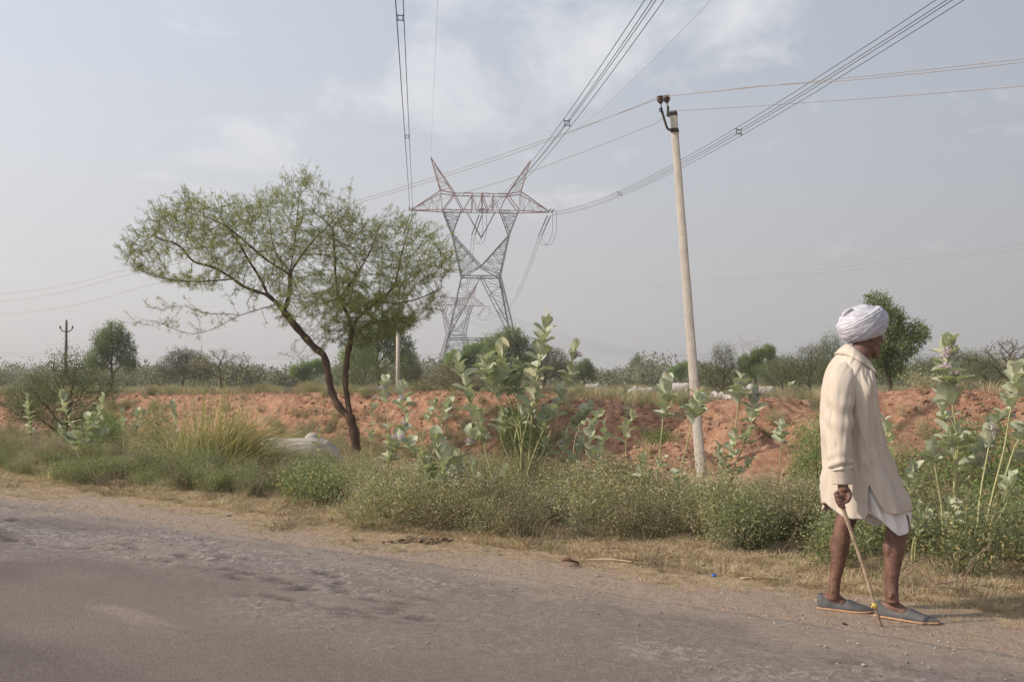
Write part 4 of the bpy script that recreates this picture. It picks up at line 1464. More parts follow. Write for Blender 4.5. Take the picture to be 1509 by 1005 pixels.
# the scrub belt between the verge and the ditch
n = 5200
t = rng.uniform(-34, 9, n); s = rng.uniform(.9, 6.8, n)
P = place_on_ground(s, t, -.03)
front = 1.30 + .62 * fbm(t * .8, t * 0 + 2, 3, 401) * 2 + np.interp(t, [-20, -12, -9, -6.5, -4, -1], [.5, .2, .05, -.05, .25, .55])
ok = (s > front) & in_view(P, 160)
densm = fbm(P[:, 0] * .6, P[:, 1] * .6, 3, 403) + .5
far_thin = 1 - .80 * sstep(3.8, 5.4, s - front * .3)
ok &= ~((P[:, 0] > 1.2) & (s > 4.3 + rng.uniform(0, 1, n)))
ok &= ~((np.abs(P[:, 0] + 4.35) < .75) & (P[:, 1] > 13.6) & (P[:, 1] < 16.5) & (rng.uniform(size=n) < .8))
ok &= rng.uniform(size=n) < np.clip(.38 + .8 * (densm - .4), .12, .9) * far_thin * np.interp(t, [-30, -14, -8], [.55, .7, 1])
P, s_, t_ = P[ok], s[ok], t[ok]; n = len(P)
palek = np.exp(-((P[:, 0] + 2.2) / 1.6) ** 2) * sstep(3.0, 4.5, s_)
pick = np.where(rng.uniform(size=n) < palek + .22, 5 + rng.integers(0, 2, n), np.where(fbm(P[:, 0] * .4, P[:, 1] * .4, 2, 407) > .02, 3 + rng.integers(0, 2, n), rng.integers(0, 3, n)))
scl = rng.uniform(.65, 1.15, n) * (1 - .40 * sstep(3.2, 5.8, s_)) * np.interp(P[:, 0], [-9, -4, -1, 1.5], [.72, .74, 1.02, 1.0]) * np.clip(.35 + 1.45 * (fbm(P[:, 0] * .8, P[:, 1] * .8, 3, 409) + .5), .5, 1.3)
print('scrub', n)
ca = np.array(W(434, 645, 19.0)); m_ = 34
cx = ca[0] + rng.uniform(-1.0, .9, m_); cy = ca[1] + rng.uniform(-1.3, -.35, m_)
P = np.concatenate([P, np.stack([cx, cy, height(cx, cy) - .02], 1)]); pick = np.concatenate([pick, 5 + rng.integers(0, 2, m_)]); scl = np.concatenate([scl, rng.uniform(.7, 1.15, m_)]); n = len(P)
scatter('scrub', herbs + herbs_dark + herbs_pale, [M['herb']] * 3 + [M['herb_dark']] * 2 + [M['herb_pale']] * 2, P, rng.uniform(0, 6.28, n), rng.normal(0, .12, (n, 2)), scl, pick, kind='stuff')

# dry grass on the verge, thick next to the scrub, thin towards the road
n = 90000
t = rng.uniform(-34, 8, n); s = .12 + 6.5 * rng.uniform(0, 1, n) ** 2.1
P = place_on_ground(s, t, -.01)
dn = np.clip(sstep(.12, .8, s + 1.0 * fbm(P[:, 0] * .9, P[:, 1] * .9, 4, 61)) * 1.1, .012, 1)
near = np.clip(1.25 - P[:, 1] / 30, .3, 1)
ok = in_view(P) & (rng.uniform(size=n) < dn * near)
P, s_ = P[ok], s[ok]; n = len(P)
gr = rng.uniform(size=n)
pick = np.where(gr < .88, rng.integers(0, 3, n), np.where(gr < .90, 3 + rng.integers(0, 2, n), np.where(gr < .96, 5 + rng.integers(0, 2, n), 7 + rng.integers(0, 2, n))))
pick = np.where((s_ < 2.2) & (pick > 2) & (rng.uniform(size=n) < .93), rng.integers(0, 3, n), pick)
print('straw', n)
scatter('dry_grass', straws + straws_tall + greens + brambles, [M['straw']] * 5 + [M['herb']] * 2 + [M['twig']] * 2, P, rng.uniform(0, 6.28, n), rng.normal(0, .1, (n, 2)), np.where(s_ < .9, .55, 1) * rng.uniform(.5, 1.1, n), pick, kind='stuff')

# tufts and dry weeds on the red bank and in the ditch
n = 30000
t = rng.uniform(-50, 8, n); s = rng.uniform(6.0, 16.5, n)
P = place_on_ground(s, t, -.02)
mask = fbm(P[:, 0] * .45, P[:, 1] * .45, 4, 421) + .5
low = np.where(s < 10, .75, np.where(s < 11.8, .38 + .5 * ((t > -32) & (t < -13)), .16)) + .5 * sstep(13.6, 15, s)
leftveg = np.interp(t, [-50, -30, -22, -16, -9, 0], [.25, .45, .7, .35, .15, .2])
ok = in_view(P) & (rng.uniform(size=n) < low * np.clip((mask - .36) * 4, 0.03, 1) * (leftveg + .4))
ok &= ~((np.abs(P[:, 0] - 3.4) < 1.7) & (s > 8.2) & (s < 12.5) & (rng.uniform(size=n) < .8))
P, s_ = P[ok], s[ok]; n = len(P); gr = rng.uniform(size=n)
pick = np.where(gr < .30, rng.integers(0, 2, n), np.where(gr < .52, 2 + rng.integers(0, 2, n), np.where(gr < .78, 4 + rng.integers(0, 2, n), 6 + rng.integers(0, 2, n))))
print('bank weeds', n)
scatter('bank_weeds', [straws[0], straws[1]] + straws_tall + herbs_pale + [brambles[0], herbs[0]], [M['straw']] * 4 + [M['herb_pale']] * 2 + [M['twig'], M['herb']], P, rng.uniform(0, 6.28, n), rng.normal(0, .15, (n, 2)),
        np.where(pick >= 4, rng.uniform(.35, .8, n), rng.uniform(.7, 1.3, n)), pick, kind='stuff')

# the field behind the bank
n = 9000
t = rng.uniform(-130, 110, n); s = 14.5 + 80 * rng.uniform(0, 1, n) ** 1.8
P = place_on_ground(s, t, -.02)
ok = in_view(P, 60)
P, s_ = P[ok], s[ok]; n = len(P)
fweed = herb_mesh('field_weed', 90, .5, .38, 24, 900, .045, .5)
fweed2 = herb_mesh('field_weed_b', 91, .6, .45, 24, 700, .05, .35)
fgrass = tuft_mesh('field_grass', 92, .5, .42, 130, .012, .8)
pick = np.array([0, 1, 2, 3, 2, 2])[rng.integers(0, 6, n)]
print('field', n)
scatter('field_grass', [fweed, fweed2, fgrass, fgrass.copy()], [M['herb_pale'], M['herb'], M['straw'], M['herb_pale']], P, rng.uniform(0, 6.28, n), rng.normal(0, .05, (n, 2)), rng.uniform(.5, 1.05, n) * (1 + s_ / 120), pick, kind='stuff')


# clods on the bank, gravel at the road's edge
def lump(name, seed, sub=2, amp=.35):
    import bmesh
    bm = bmesh.new(); bmesh.ops.create_icosphere(bm, subdivisions=sub, radius=1)
    for v in bm.verts:
        k = 1 + amp * noise.noise(v.co * 1.3 + Vector((seed * 7.1, 0, 0))) + amp * .6 * noise.noise(v.co * 3 + Vector((seed * 3.1, 0, 0)))
        v.co = Vector((v.co.x * k, v.co.y * k, v.co.z * k * .7))
    me = bpy.data.meshes.new(name); bm.to_mesh(me); bm.free(); return me


clods = [lump('clod_%d' % i, i, 2, .55) for i in range(4)]
n = 70000
t = rng.uniform(-46, 6, n); s = rng.uniform(8.6, 14.2, n)
P = place_on_ground(s, t, 0)
mask = fbm(P[:, 0] * .8, P[:, 1] * .8, 4, 431) + .5
ok = in_view(P) & (rng.uniform(size=n) < np.clip((mask - .32) * 3.2, .05, 1) * np.where(s < 9.4, .45, np.where(s < 10.4, .6, 1)) * (0.5 + .5 * sstep(-30, -20, t)))
P = P[ok]; n = len(P)
sc_ = .010 + .045 * rng.uniform(0, 1, n) ** 5
print('clods', n)
scatter('soil_clods', clods, [M['clod']] * 4, P, rng.uniform(0, 6.28, n), rng.normal(0, .5, (n, 2)), sc_, rng.integers(0, 4, n), kind='stuff')

n = 34000
t = rng.uniform(-24, 4.5, n); s = rng.uniform(-2.6, 1.2, n) 
x, y = xy(s, t)
rb_ = sstep(-2.3, -0.9, s + 1.4 * fbm(t * 0.55, s * 1.1, 4, 73)) * (0.15 + 0.85 * sstep(-0.06, 0.12, fbm(t * 0.9, s * 1.8, 4, 74) + 0.05))
wear_ok = np.exp(-((s + .15) / .5) ** 2) * .35 + rb_ * .10 * (s < 0)
z = np.where(s < 0, .030, height(x, y)) + .001
P = np.stack([x, y, z], 1)
ok = in_view(P) & (rng.uniform(size=n) < wear_ok * np.clip(10 / P[:, 1], .2, 1))
P = P[ok]; n = len(P)
print('gravel', n)
stones = [lump('pebble_%d' % i, 20 + i, 1, .3) for i in range(3)]
scatter('gravel', stones, [M['gravel']] * 3, P, rng.uniform(0, 6.28, n), rng.normal(0, .3, (n, 2)), .003 + .007 * rng.uniform(0, 1, n) ** 3, rng.integers(0, 3, n), kind='stuff')

# ------------------------------------------------------------------ tall grass clump
gb = W(318, 694, 14.9); gb.z = hz(gb.x, gb.y) - .05
r_ = np.random.default_rng(101)
clump = thing('grass_clump', gb, 'tall arching clump of yellow-green grass at the left of the verge, with one high plume', 'grass clump')
mb = MB()
for i in range(1500):
    a = r_.uniform(0, 6.283); q = .42 * r_.uniform(0, 1) ** .5
    b = np.array([math.cos(a) * q - .05, math.sin(a) * q * .8, 0])
    hh = r_.uniform(.55, 1.5) * (1.05 if b[0] < 0.1 else .85)
    sub_ = i % 4; b = b + np.array([(0, .22, -.30, .48)[sub_], (0, .15, .1, -.05)[sub_], 0]); hh *= (1.08, .9, .72, .62)[sub_]
    lean = r_.normal((.22, .5, -.05, .75)[sub_], .40) * hh + b[0] * .3
    ly = r_.normal(0, .25) * hh
    droop = r_.uniform(0, .5) * max(0.2, abs(lean)) * 1.4
    k = np.linspace(0, 1, 7)
    C = b + np.outer(k ** 1.5, [lean, ly, 0]) + np.outer(k - droop * k ** 3.2, [0, 0, hh])
    side = np.cross([lean, ly, .3], [0, 0, 1.]); side = side / (np.linalg.norm(side) + 1e-9) + r_.normal(0, .4, 3)
    w = .013 * (1 - k ** 2 * .9) * r_.uniform(.6, 1.2)
    V = np.stack([C + side * w[:, None] * .5, C - side * w[:, None] * .5], 1).reshape(-1, 3)
    j = np.arange(6)[:, None] * 2
    mb.add(V, Q=j + [[0, 1, 3, 2]])
obj('blade', mb.mesh('clump_blades'), M['reed'], clump, kind='stuff')
for u0, u1, v1, dr in ((300, 297, 503, 0), (306, 291, 556, -.05), (330, 352, 556, .1), (310, 318, 560, 0), (345, 392, 598, .1), (286, 268, 566, -.1), (322, 338, 572, 0)):
    mb = MB()
    p = W(u0, 690, 14.9) - gb; p.z = 0; q = W(u1, v1, 14.9 + dr) - gb
    C = smooth_path([p, p.lerp(q, .5) + Vector((0, 0, .04)), q], 6)
    mb.tube(C, np.linspace(.005, .002, len(C)), 4, caps=False)
    st_ = obj('flower_stalk', mb.mesh('flower_stalk'), M['reed'], clump)
    mb = MB(); pl = C[-1]; pp = C[-5]
    k = r_.uniform(0, 1, 170)[:, None]
    Pn = pl + (pp - pl) * k * (1.0 if v1 < 520 else .5)
    leaf_quads(mb, Pn, (pl - pp)[None, :] * 3 + r_.normal(0, .25, (170, 3)), .022, .004, r_)
    obj('plume', mb.mesh('plume'), M['straw'], st_, kind='stuff')

# ------------------------------------------------------------------ milkweed
m, nt, out = new_mat('milkweed_leaf'); M['milkweed'] = m
oi = nt.nodes.new('ShaderNodeObjectInfo')
uvn = nt.nodes.new('ShaderNodeTexCoord'); sx = nt.nodes.new('ShaderNodeSeparateXYZ')
nt.links.new(uvn.outputs['Object'], sx.inputs[0])
ax = math_node(nt, 'ABSOLUTE', sx.outputs[1])
midrib = ramp(nt, ax, [(0.012, 1.0), (0.030, 0.0)])
# side veins slant forward from the midrib
vv = math_node(nt, 'SUBTRACT', sx.outputs[0], math_node(nt, 'MULTIPLY', ax, 0.75))
vein = math_node(nt, 'ABSOLUTE', math_node(nt, 'SUBTRACT', math_node(nt, 'FRACT', math_node(nt, 'MULTIPLY', vv, 7.0)), 0.5))
vein = math_node(nt, 'MULTIPLY', ramp(nt, vein, [(0.03, 1.0), (0.09, 0.0)]), 0.45)
lines = math_node(nt, 'MAXIMUM', midrib, vein)
colr = ramp(nt, oi.outputs['Random'], [(0, (0.34, 0.375, 0.26)), (.3, (0.45, 0.47, 0.34)), (.6, (0.54, 0.55, 0.42)), (.85, (0.39, 0.42, 0.29)), (.94, (0.52, 0.50, 0.33)), (1, (0.56, 0.50, 0.27))])
mott = noise_n(nt, 5, 4, .6, obj_vec(nt))
colr = mixc(nt, 1.0, colr, ramp(nt, mott, [(.3, .82), (.7, 1.15)]), 'MULTIPLY')
gn = nt.nodes.new('ShaderNodeNewGeometry')
colr = mixc(nt, math_node(nt, 'MULTIPLY', gn.outputs['Backfacing'], .55), colr, (0.60, 0.60, 0.50))
colr = mixc(nt, lines, colr, (0.58, 0.59, 0.42))
p = nt.nodes.new('ShaderNodeBsdfPrincipled'); nt.links.new(colr, p.inputs['Base Color']); p.inputs['Roughness'].default_value = .6; p.inputs['Specular IOR Level'].default_value = .25
tl = nt.nodes.new('ShaderNodeBsdfTranslucent'); nt.links.new(mixc(nt, 1.0, colr, (.9, 1.05, .5), 'MULTIPLY'), tl.inputs[0])
mx = nt.nodes.new('ShaderNodeMixShader'); mx.inputs[0].default_value = .24
nt.links.new(p.outputs[0], mx.inputs[1]); nt.links.new(tl.outputs[0], mx.inputs[2]); nt.links.new(mx.outputs[0], out.inputs[0])


def mleaf(seed, wid, curl, fold):
    """a broad obovate leaf, length 1 along +x, face up +z"""
    r_ = random.Random(seed)
    ks = [0, .06, .18, .34, .52, .70, .86, .96, 1.0]
    ws = [.05, .20, .36, .46, .50, .45, .30, .13, .0]
    V = []; 
    for k, w in zip(ks, ws):
        zc = -curl * k * k + .05 * math.sin(k * 3)
        for q in (-1, -.5, 0, .5, 1):
            yy = q * w * wid * .72
            V.append((k - .05 * abs(q) * (k < .1), yy, zc + fold * abs(q) * w + .02 * math.sin(k * 9 + q * 2 + seed) * abs(q)))
    Q = [[i * 5 + j, (i + 1) * 5 + j, (i + 1) * 5 + j + 1, i * 5 + j + 1] for i in range(8) for j in range(4)]
    me = npmesh('milkweed_leaf', V, np.array(Q), True); me.materials.append(M['milkweed']); return me


MLEAF = [mleaf(1, 1.05, .05, .25), mleaf(2, .95, .22, .30), mleaf(3, 1.15, -.10, .35), mleaf(4, 1.0, .12, .15), mleaf(5, .85, .30, .45)]
mb = MB(); r_ = np.random.default_rng(3)
for i in range(16):
    d = r_.normal(size=3); d[2] = abs(d[2]); d /= np.linalg.norm(d)
    c = d * .028
    mb.tube([np.zeros(3), c], .0015, 3)
    for k in range(5):
        a = k * 1.2566; e = np.cross(d, [math.cos(a), math.sin(a), .3]); e /= np.linalg.norm(e)
        leaf_quads(mb, c[None], (e + d * .5)[None], .013, .008, r_)
    mb.ell(c, (.005, .005, .005), n=5, m=4)
FLOWER = mb.mesh('milkweed_flowers'); FLOWER.materials.append(M['petal'])


def leaf_at(parent, p, az, pitch, roll, L, mesh):
    o = bpy.data.objects.new('leaf', mesh)
    o.location = p
    o.rotation_euler = (Matrix.Rotation(az, 3, 'Z') @ Matrix.Rotation(-pitch, 3, 'Y') @ Matrix.Rotation(roll, 3, 'X')).to_euler()
    o.scale = (L, L, L)
    COL.objects.link(o); o.parent = parent
    return o


MW = random.Random(5)


def milkweed(root_uv, Y, label, stems, stem_r=.013, single=True):
    """stems: (points in photo pixels from the foot up, leaf spans [(from, to, pairs, leaf length px)], flower?, depth shift)"""
    rt = W(root_uv[0], root_uv[1], Y); z0 = hz(rt.x, rt.y)
    rt.z = z0 - .03
    pl = thing('milkweed', rt, label, 'milkweed plant', None)
    for pts, spans, flower, dd in stems:
        C = []
        for i, (u, v) in enumerate(pts):
            C.append(W(u, v, Y + dd * i / max(1, len(pts) - 1)) - rt)
        if C[0].z > .05:        # foot hidden in the scrub: carry on down to the ground
            d0 = C[0] - C[1]
            foot_ = Vector((C[0].x + d0.x * .25, C[0].y, 0.0)); C.insert(0, foot_)
            shift = 1
        P = smooth_path(C, 8)
        n = len(P)
        kk = np.linspace(0, 1, n)
        mb = MB(); mb.tube(P, stem_r * (1 - .62 * kk), 6, caps=True)
        stm = obj('stem', mb.mesh('milkweed_stem', True), M['stalk'], pl)
        seg = np.linalg.norm(np.diff(P, axis=0), axis=1); cum = np.concatenate([[0], np.cumsum(seg)]) / seg.sum()
        ph = MW.uniform(0, 3.14)
        px = Y / F
        for f, tt, pairs, Lpx in spans:
            pairs = int(pairs * 1.6 + .5)
            for q in range(pairs):
                k = f + (tt - f) * (q + .5) / pairs if pairs > 1 else (f + tt) / 2
                c = Vector([np.interp(k, cum, P[:, a]) for a in range(3)])
                top = q / max(1, pairs - 1) if tt > .93 else .3
                az0 = ph + q * 1.5708 + MW.uniform(-.25, .25)
                for sgn in (0, math.pi):
                    if MW.random() < .06:
                        continue
                    L = .84 * Lpx * px * MW.uniform(.78, 1.2) * (1 - .35 * max(0, top - .75) * 4 * .5)
                    pitch = R(MW.uniform(10, 58)) + R(40) * max(0, top - .55) * 2
                    leaf_at(stm, c, az0 + sgn + MW.uniform(-.15, .15), pitch, MW.uniform(-.5, .5), L, MW.choice(MLEAF))
        if flower:
            for _ in range(flower):
                o = bpy.data.objects.new('flower_cluster', FLOWER); COL.objects.link(o); o.parent = stm
                kf = MW.uniform(.86, 1.0)
                o.location = Vector([np.interp(kf, cum, P[:, a]) for a in range(3)]) + Vector((MW.uniform(-.05, .05), -.03, MW.uniform(-.02, .03)))
                o.scale = (1.35,) * 3
    return pl


L1 = 34
milkweed((778, 735), 10.2, 'tallest milkweed, rising above the treeline in front of the pylon', [
    ([(779, 700), (782, 640), (789, 560), (800, 508), (804, 468)], [(.66, 1, 6, 31)], 0, -.1),
    ([(772, 700), (764, 640), (752, 595), (741, 552), (738, 520)], [(.72, 1, 6, 35)], 0, .1),
    ([(768, 700), (770, 650), (782, 605), (792, 575)], [(.78, 1, 4, 31)], 0, -.25),
    ([(782, 705), (805, 655), (826, 590), (842, 540), (850, 508)], [(.62, 1, 7, 24)], 1, .15),
    ([(776, 705), (790, 660), (806, 625), (822, 612)], [(.78, 1, 4, 32)], 0, -.2),
    ([(765, 700), (758, 660), (764, 625), (776, 610)], [(.8, 1, 3, 28)], 0, .2),
    ([(780, 700), (798, 670), (806, 655)], [(.85, 1, 2, 22)], 0, .1),
    ([(770, 700), (756, 650), (738, 600), (722, 560), (714, 532)], [(.74, 1, 6, 30)], 0, -.15),
    ([(773, 700), (768, 640), (764, 595), (762, 560), (764, 540)], [(.76, 1, 6, 28)], 0, .2),
    ([(786, 700), (816, 660), (846, 630), (872, 604)], [(.78, 1, 5, 25)], 0, .1),
    ([(774, 705), (748, 670), (738, 640), (742, 612)], [(.8, 1, 4, 26)], 0, -.1)], .014)
milkweed((700, 780), 9.2, 'milkweed half sunk in the scrub, between the leaning one and the tallest', [
    ([(704, 735), (700, 705), (694, 682)], [(.4, 1, 4, 24)], 0, 0), ([(716, 735), (738, 705), (746, 690)], [(.6, 1, 3, 22)], 0, .1)], .009)
milkweed((830, 760), 10.4, 'low milkweed with slanting stems right of the tallest one, touching the scrub', [
    ([(822, 700), (832, 668), (836, 640)], [(.6, 1, 4, 23)], 1, 0), ([(830, 700), (850, 672), (858, 650)], [(.6, 1, 4, 22)], 0, .1)], .009)
milkweed((728, 775), 9.7, 'milkweed leaning left in front of the pylon base with leaves stacked down its stem', [
    ([(733, 740), (722, 690), (706, 630), (692, 590), (682, 555), (672, 528)], [(.50, 1, 8, 27)], 0, .1),
    ([(738, 745), (724, 700), (716, 660), (712, 640)], [(.86, 1, 3, 22)], 0, .1),
    ([(722, 740), (716, 700), (708, 665), (690, 640)], [(.84, 1, 3, 24)], 1, -.1)], .012)
milkweed((650, 775), 9.5, 'low dark-leaved milkweed in the scrub left of centre', [
    ([(668, 750), (662, 715), (652, 680), (642, 648)], [(.25, 1, 8, 34)], 0, -.1),
    ([(655, 752), (640, 722), (628, 700), (622, 678)], [(.35, 1, 6, 31)], 0, .1),
    ([(690, 740), (676, 700), (672, 672)], [(.55, 1, 4, 27)], 0, .1)], .010)
milkweed((610, 785), 9.7, 'small milkweed with lilac flowers low in the scrub below the acacia', [
    ([(600, 770), (592, 740), (588, 712)], [(.3, 1, 5, 24)], 2, 0), ([(640, 775), (646, 745), (640, 720)], [(.4, 1, 4, 26)], 1, .1)], .008)
milkweed((574, 720), 11.5, 'slender flowering milkweed right of the acacia trunk', [
    ([(573, 690), (572, 640), (570, 600), (566, 562)], [(.30, .62, 3, 20), (.80, 1, 4, 22)], 2, .1),
    ([(576, 692), (590, 650), (600, 620)], [(.6, 1, 4, 22)], 1, .1),
    ([(570, 690), (582, 660), (586, 640)], [(.5, 1, 4, 21)], 2, -.1)], .010)
milkweed((596, 740), 10.0, 'milkweed bending left with a round leaf beside the upright pole', [
    ([(640, 690), (625, 655), (600, 615), (592, 590), (590, 570)], [(.78, 1, 4, 28)], 1, .2),
    ([(625, 690), (612, 670), (598, 655), (586, 648)], [(.45, 1, 5, 25)], 1, .1),
    ([(632, 690), (648, 640), (655, 610), (662, 596)], [(.80, 1, 3, 22)], 0, .2)], .010)
milkweed((545, 640), 17, 'little milkweed on the bank foot right of the acacia fork', [([(548, 625), (552, 600), (556, 585)], [(.4, 1, 4, 15)], 1, 0)], .008)
milkweed((636, 660), 15, 'thin-stemmed milkweed on the red bank left of centre', [([(622, 650), (632, 620), (640, 600), (644, 590)], [(.72, 1, 3, 17)], 0, 0)], .008)
milkweed((872, 690), 12.5, 'pair of slanting milkweed stems on the bank right of the tallest one', [
    ([(856, 660), (872, 630), (888, 600)], [(.7, 1, 4, 22)], 0, .1), ([(846, 655), (858, 625), (864, 612)], [(.75, 1, 3, 19)], 0, .1)], .009)
milkweed((892, 700), 11, 'short milkweed rising from the scrub midway between the tallest one and the pole', [([(884, 672), (890, 648), (892, 622)], [(.35, 1, 5, 21)], 0, 0), ([(870, 680), (869, 650), (871, 630)], [(.6, 1, 3, 18)], 0, .1)], .008)
milkweed((926, 655), 14.5, 'star-shaped milkweed on bare soil left of the concrete pole', [([(923, 640), (930, 622), (933, 612)], [(.6, 1, 4, 20)], 0, 0)], .009)
milkweed((922, 610), 20, 'leggy small milkweed on the bank crest below the white cow', [([(922, 598), (921, 580), (920, 562)], [(.2, 1, 7, 10)], 0, 0), ([(930, 612), (930, 598), (931, 590)], [(.3, 1, 3, 10)], 0, 0)], .008)
milkweed((968, 760), 9.8, 'single tall milkweed with upright leaves, first left of the concrete pole', [
    ([(967, 720), (973, 660), (978, 610), (984, 568)], [(.70, 1, 6, 30), (.34, .44, 2, 22)], 0, 0)], .011)
milkweed((990, 765), 9.6, 'milkweed crossing in front of the concrete pole with a vase of upright leaves', [
    ([(991, 735), (1006, 680), (1018, 630), (1028, 585)], [(.78, 1, 5, 31), (.30, .38, 1, 24)], 0, 0),
    ([(1000, 740), (1006, 716), (1011, 708)], [(.7, 1, 2, 17)], 0, 0)], .011)
milkweed((945, 750), 8.8, 'small pale milkweed shoot low in the scrub left of the pole', [([(944, 720), (946, 690), (948, 672)], [(.7, 1, 3, 20)], 0, 0)], .008)
milkweed((1072, 730), 11.8, 'milkweed in front of the dug mound with four tiers of leaves, right of the pole', [
    ([(1070, 705), (1080, 660), (1086, 610), (1092, 562)], [(.40, .62, 3, 23), (.82, 1, 4, 27)], 2, .1),
    ([(1078, 702), (1098, 650), (1110, 605), (1114, 578)], [(.55, 1, 6, 26)], 2, .1),
    ([(1068, 705), (1062, 680), (1058, 660)], [(.3, 1, 5, 20)], 0, -.1),
    ([(1080, 705), (1100, 692), (1108, 680)], [(.6, 1, 3, 18)], 0, 0)], .011)
milkweed((1146, 745), 10.6, 'lone straight milkweed shoot between the mound and the man', [([(1145, 722), (1149, 680), (1153, 625)], [(.80, 1, 4, 21), (.32, .38, 1, 14)], 0, 0)], .009)
milkweed((1195, 590), 24, 'drooping small milkweed on the field edge behind the mound', [([(1192, 600), (1178, 585), (1163, 570)], [(.7, 1, 4, 15)], 0, 0)], .010)
milkweed((112, 690), 15.2, 'leafy milkweed at the left, the bigger of two side by side', [
    ([(124, 672), (112, 640), (98, 610), (90, 582)], [(.3, 1, 6, 20)], 0, .1),
    ([(118, 674), (104, 655), (86, 636)], [(.4, 1, 5, 20)], 0, .1),
    ([(130, 674), (136, 640), (146, 610), (153, 584)], [(.4, 1, 6, 19)], 0, .1),
    ([(128, 676), (128, 650), (130, 615)], [(.4, 1, 4, 19)], 0, -.1),
    ([(136, 676), (150, 648), (157, 628)], [(.4, 1, 4, 19)], 0, 0)], .011)
milkweed((44, 645), 19, 'slim milkweed near the left edge', [([(44, 632), (42, 610), (40, 586)], [(.35, 1, 5, 16)], 0, 0)], .010)
milkweed((196, 655), 18, 'pair of thin milkweed stems left of the grass clump', [([(182, 645), (181, 625), (180, 606)], [(.6, 1, 3, 13)], 0, 0), ([(192, 645), (198, 625), (204, 606)], [(.5, 1, 4, 14)], 0, 0), ([(196, 648), (206, 622), (212, 610)], [(.6, 1, 3, 13)], 0, 0)], .009)
milkweed((255, 640), 17, 'greyish milkweed top half hidden by the grass clump', [([(258, 625), (256, 608), (254, 594)], [(.2, 1, 5, 16)], 0, 0)], .009)
milkweed((462, 660), 18, 'tiny green milkweed behind the white cow back', [([(470, 652), (471, 644), (470, 634)], [(.3, 1, 3, 12)], 0, 0)], .007)
milkweed((1402, 800), 7.6, 'large milkweed right of the man with lilac flowers at its top', [
    ([(1404, 760), (1409, 700), (1412, 650), (1404, 600), (1398, 545), (1396, 512)], [(.72, 1, 8, 38), (.50, .60, 2, 30)], 4, -.1),
    ([(1409, 690), (1400, 645), (1390, 620), (1388, 590)], [(.6, 1, 7, 33)], 0, .15),
    ([(1388, 750), (1380, 700), (1374, 660)], [(.82, 1, 4, 28)], 0, -.1),
    ([(1412, 735), (1430, 700), (1445, 672), (1447, 655)], [(.7, 1, 5, 27)], 2, .2),
    ([(1411, 650), (1440, 632), (1470, 622), (1487, 612)], [(.86, 1, 3, 26)], 1, .3),
    ([(1412, 710), (1450, 698), (1490, 688), (1525, 676)], [(.9, 1, 3, 26)], 0, .3),
    ([(1400, 770), (1404, 755), (1410, 748)], [(.2, 1, 4, 30)], 0, -.2)], .0115)
milkweed((1450, 810), 7.3, 'milkweed at the right edge with long bare yellow stems', [
    ([(1452, 780), (1465, 720), (1480, 660), (1488, 610), (1502, 545)], [(.80, 1, 6, 33)], 0, 0),
    ([(1440, 778), (1446, 720), (1455, 670), (1462, 630)], [(.84, 1, 5, 28)], 2, .2),
    ([(1440, 780), (1466, 770), (1484, 740), (1492, 710)], [(.80, 1, 4, 30)], 0, -.1),
    ([(1462, 770), (1485, 690), (1500, 650), (1522, 630)], [(.85, 1, 4, 30)], 0, .1)], .0105)
milkweed((1345, 830), 7.2, 'small milkweed low between the legs of the man and the large right-hand one', [
    ([(1345, 805), (1352, 780), (1356, 750)], [(.55, 1, 4, 27)], 0, 0),
    ([(1350, 795), (1360, 775), (1372, 762)], [(.7, 1, 2, 24)], 0, .1)], .010)
milkweed((1330, 780), 8.4, 'milkweed half hidden by the shirt hem of the man, with one yellow leaf', [
    ([(1338, 740), (1345, 715), (1347, 690)], [(.5, 1, 4, 30)], 0, 0),
    ([(1320, 730), (1312, 680), (1306, 640), (1304, 618)], [(.55, 1, 5, 26)], 0, .1)], .010)

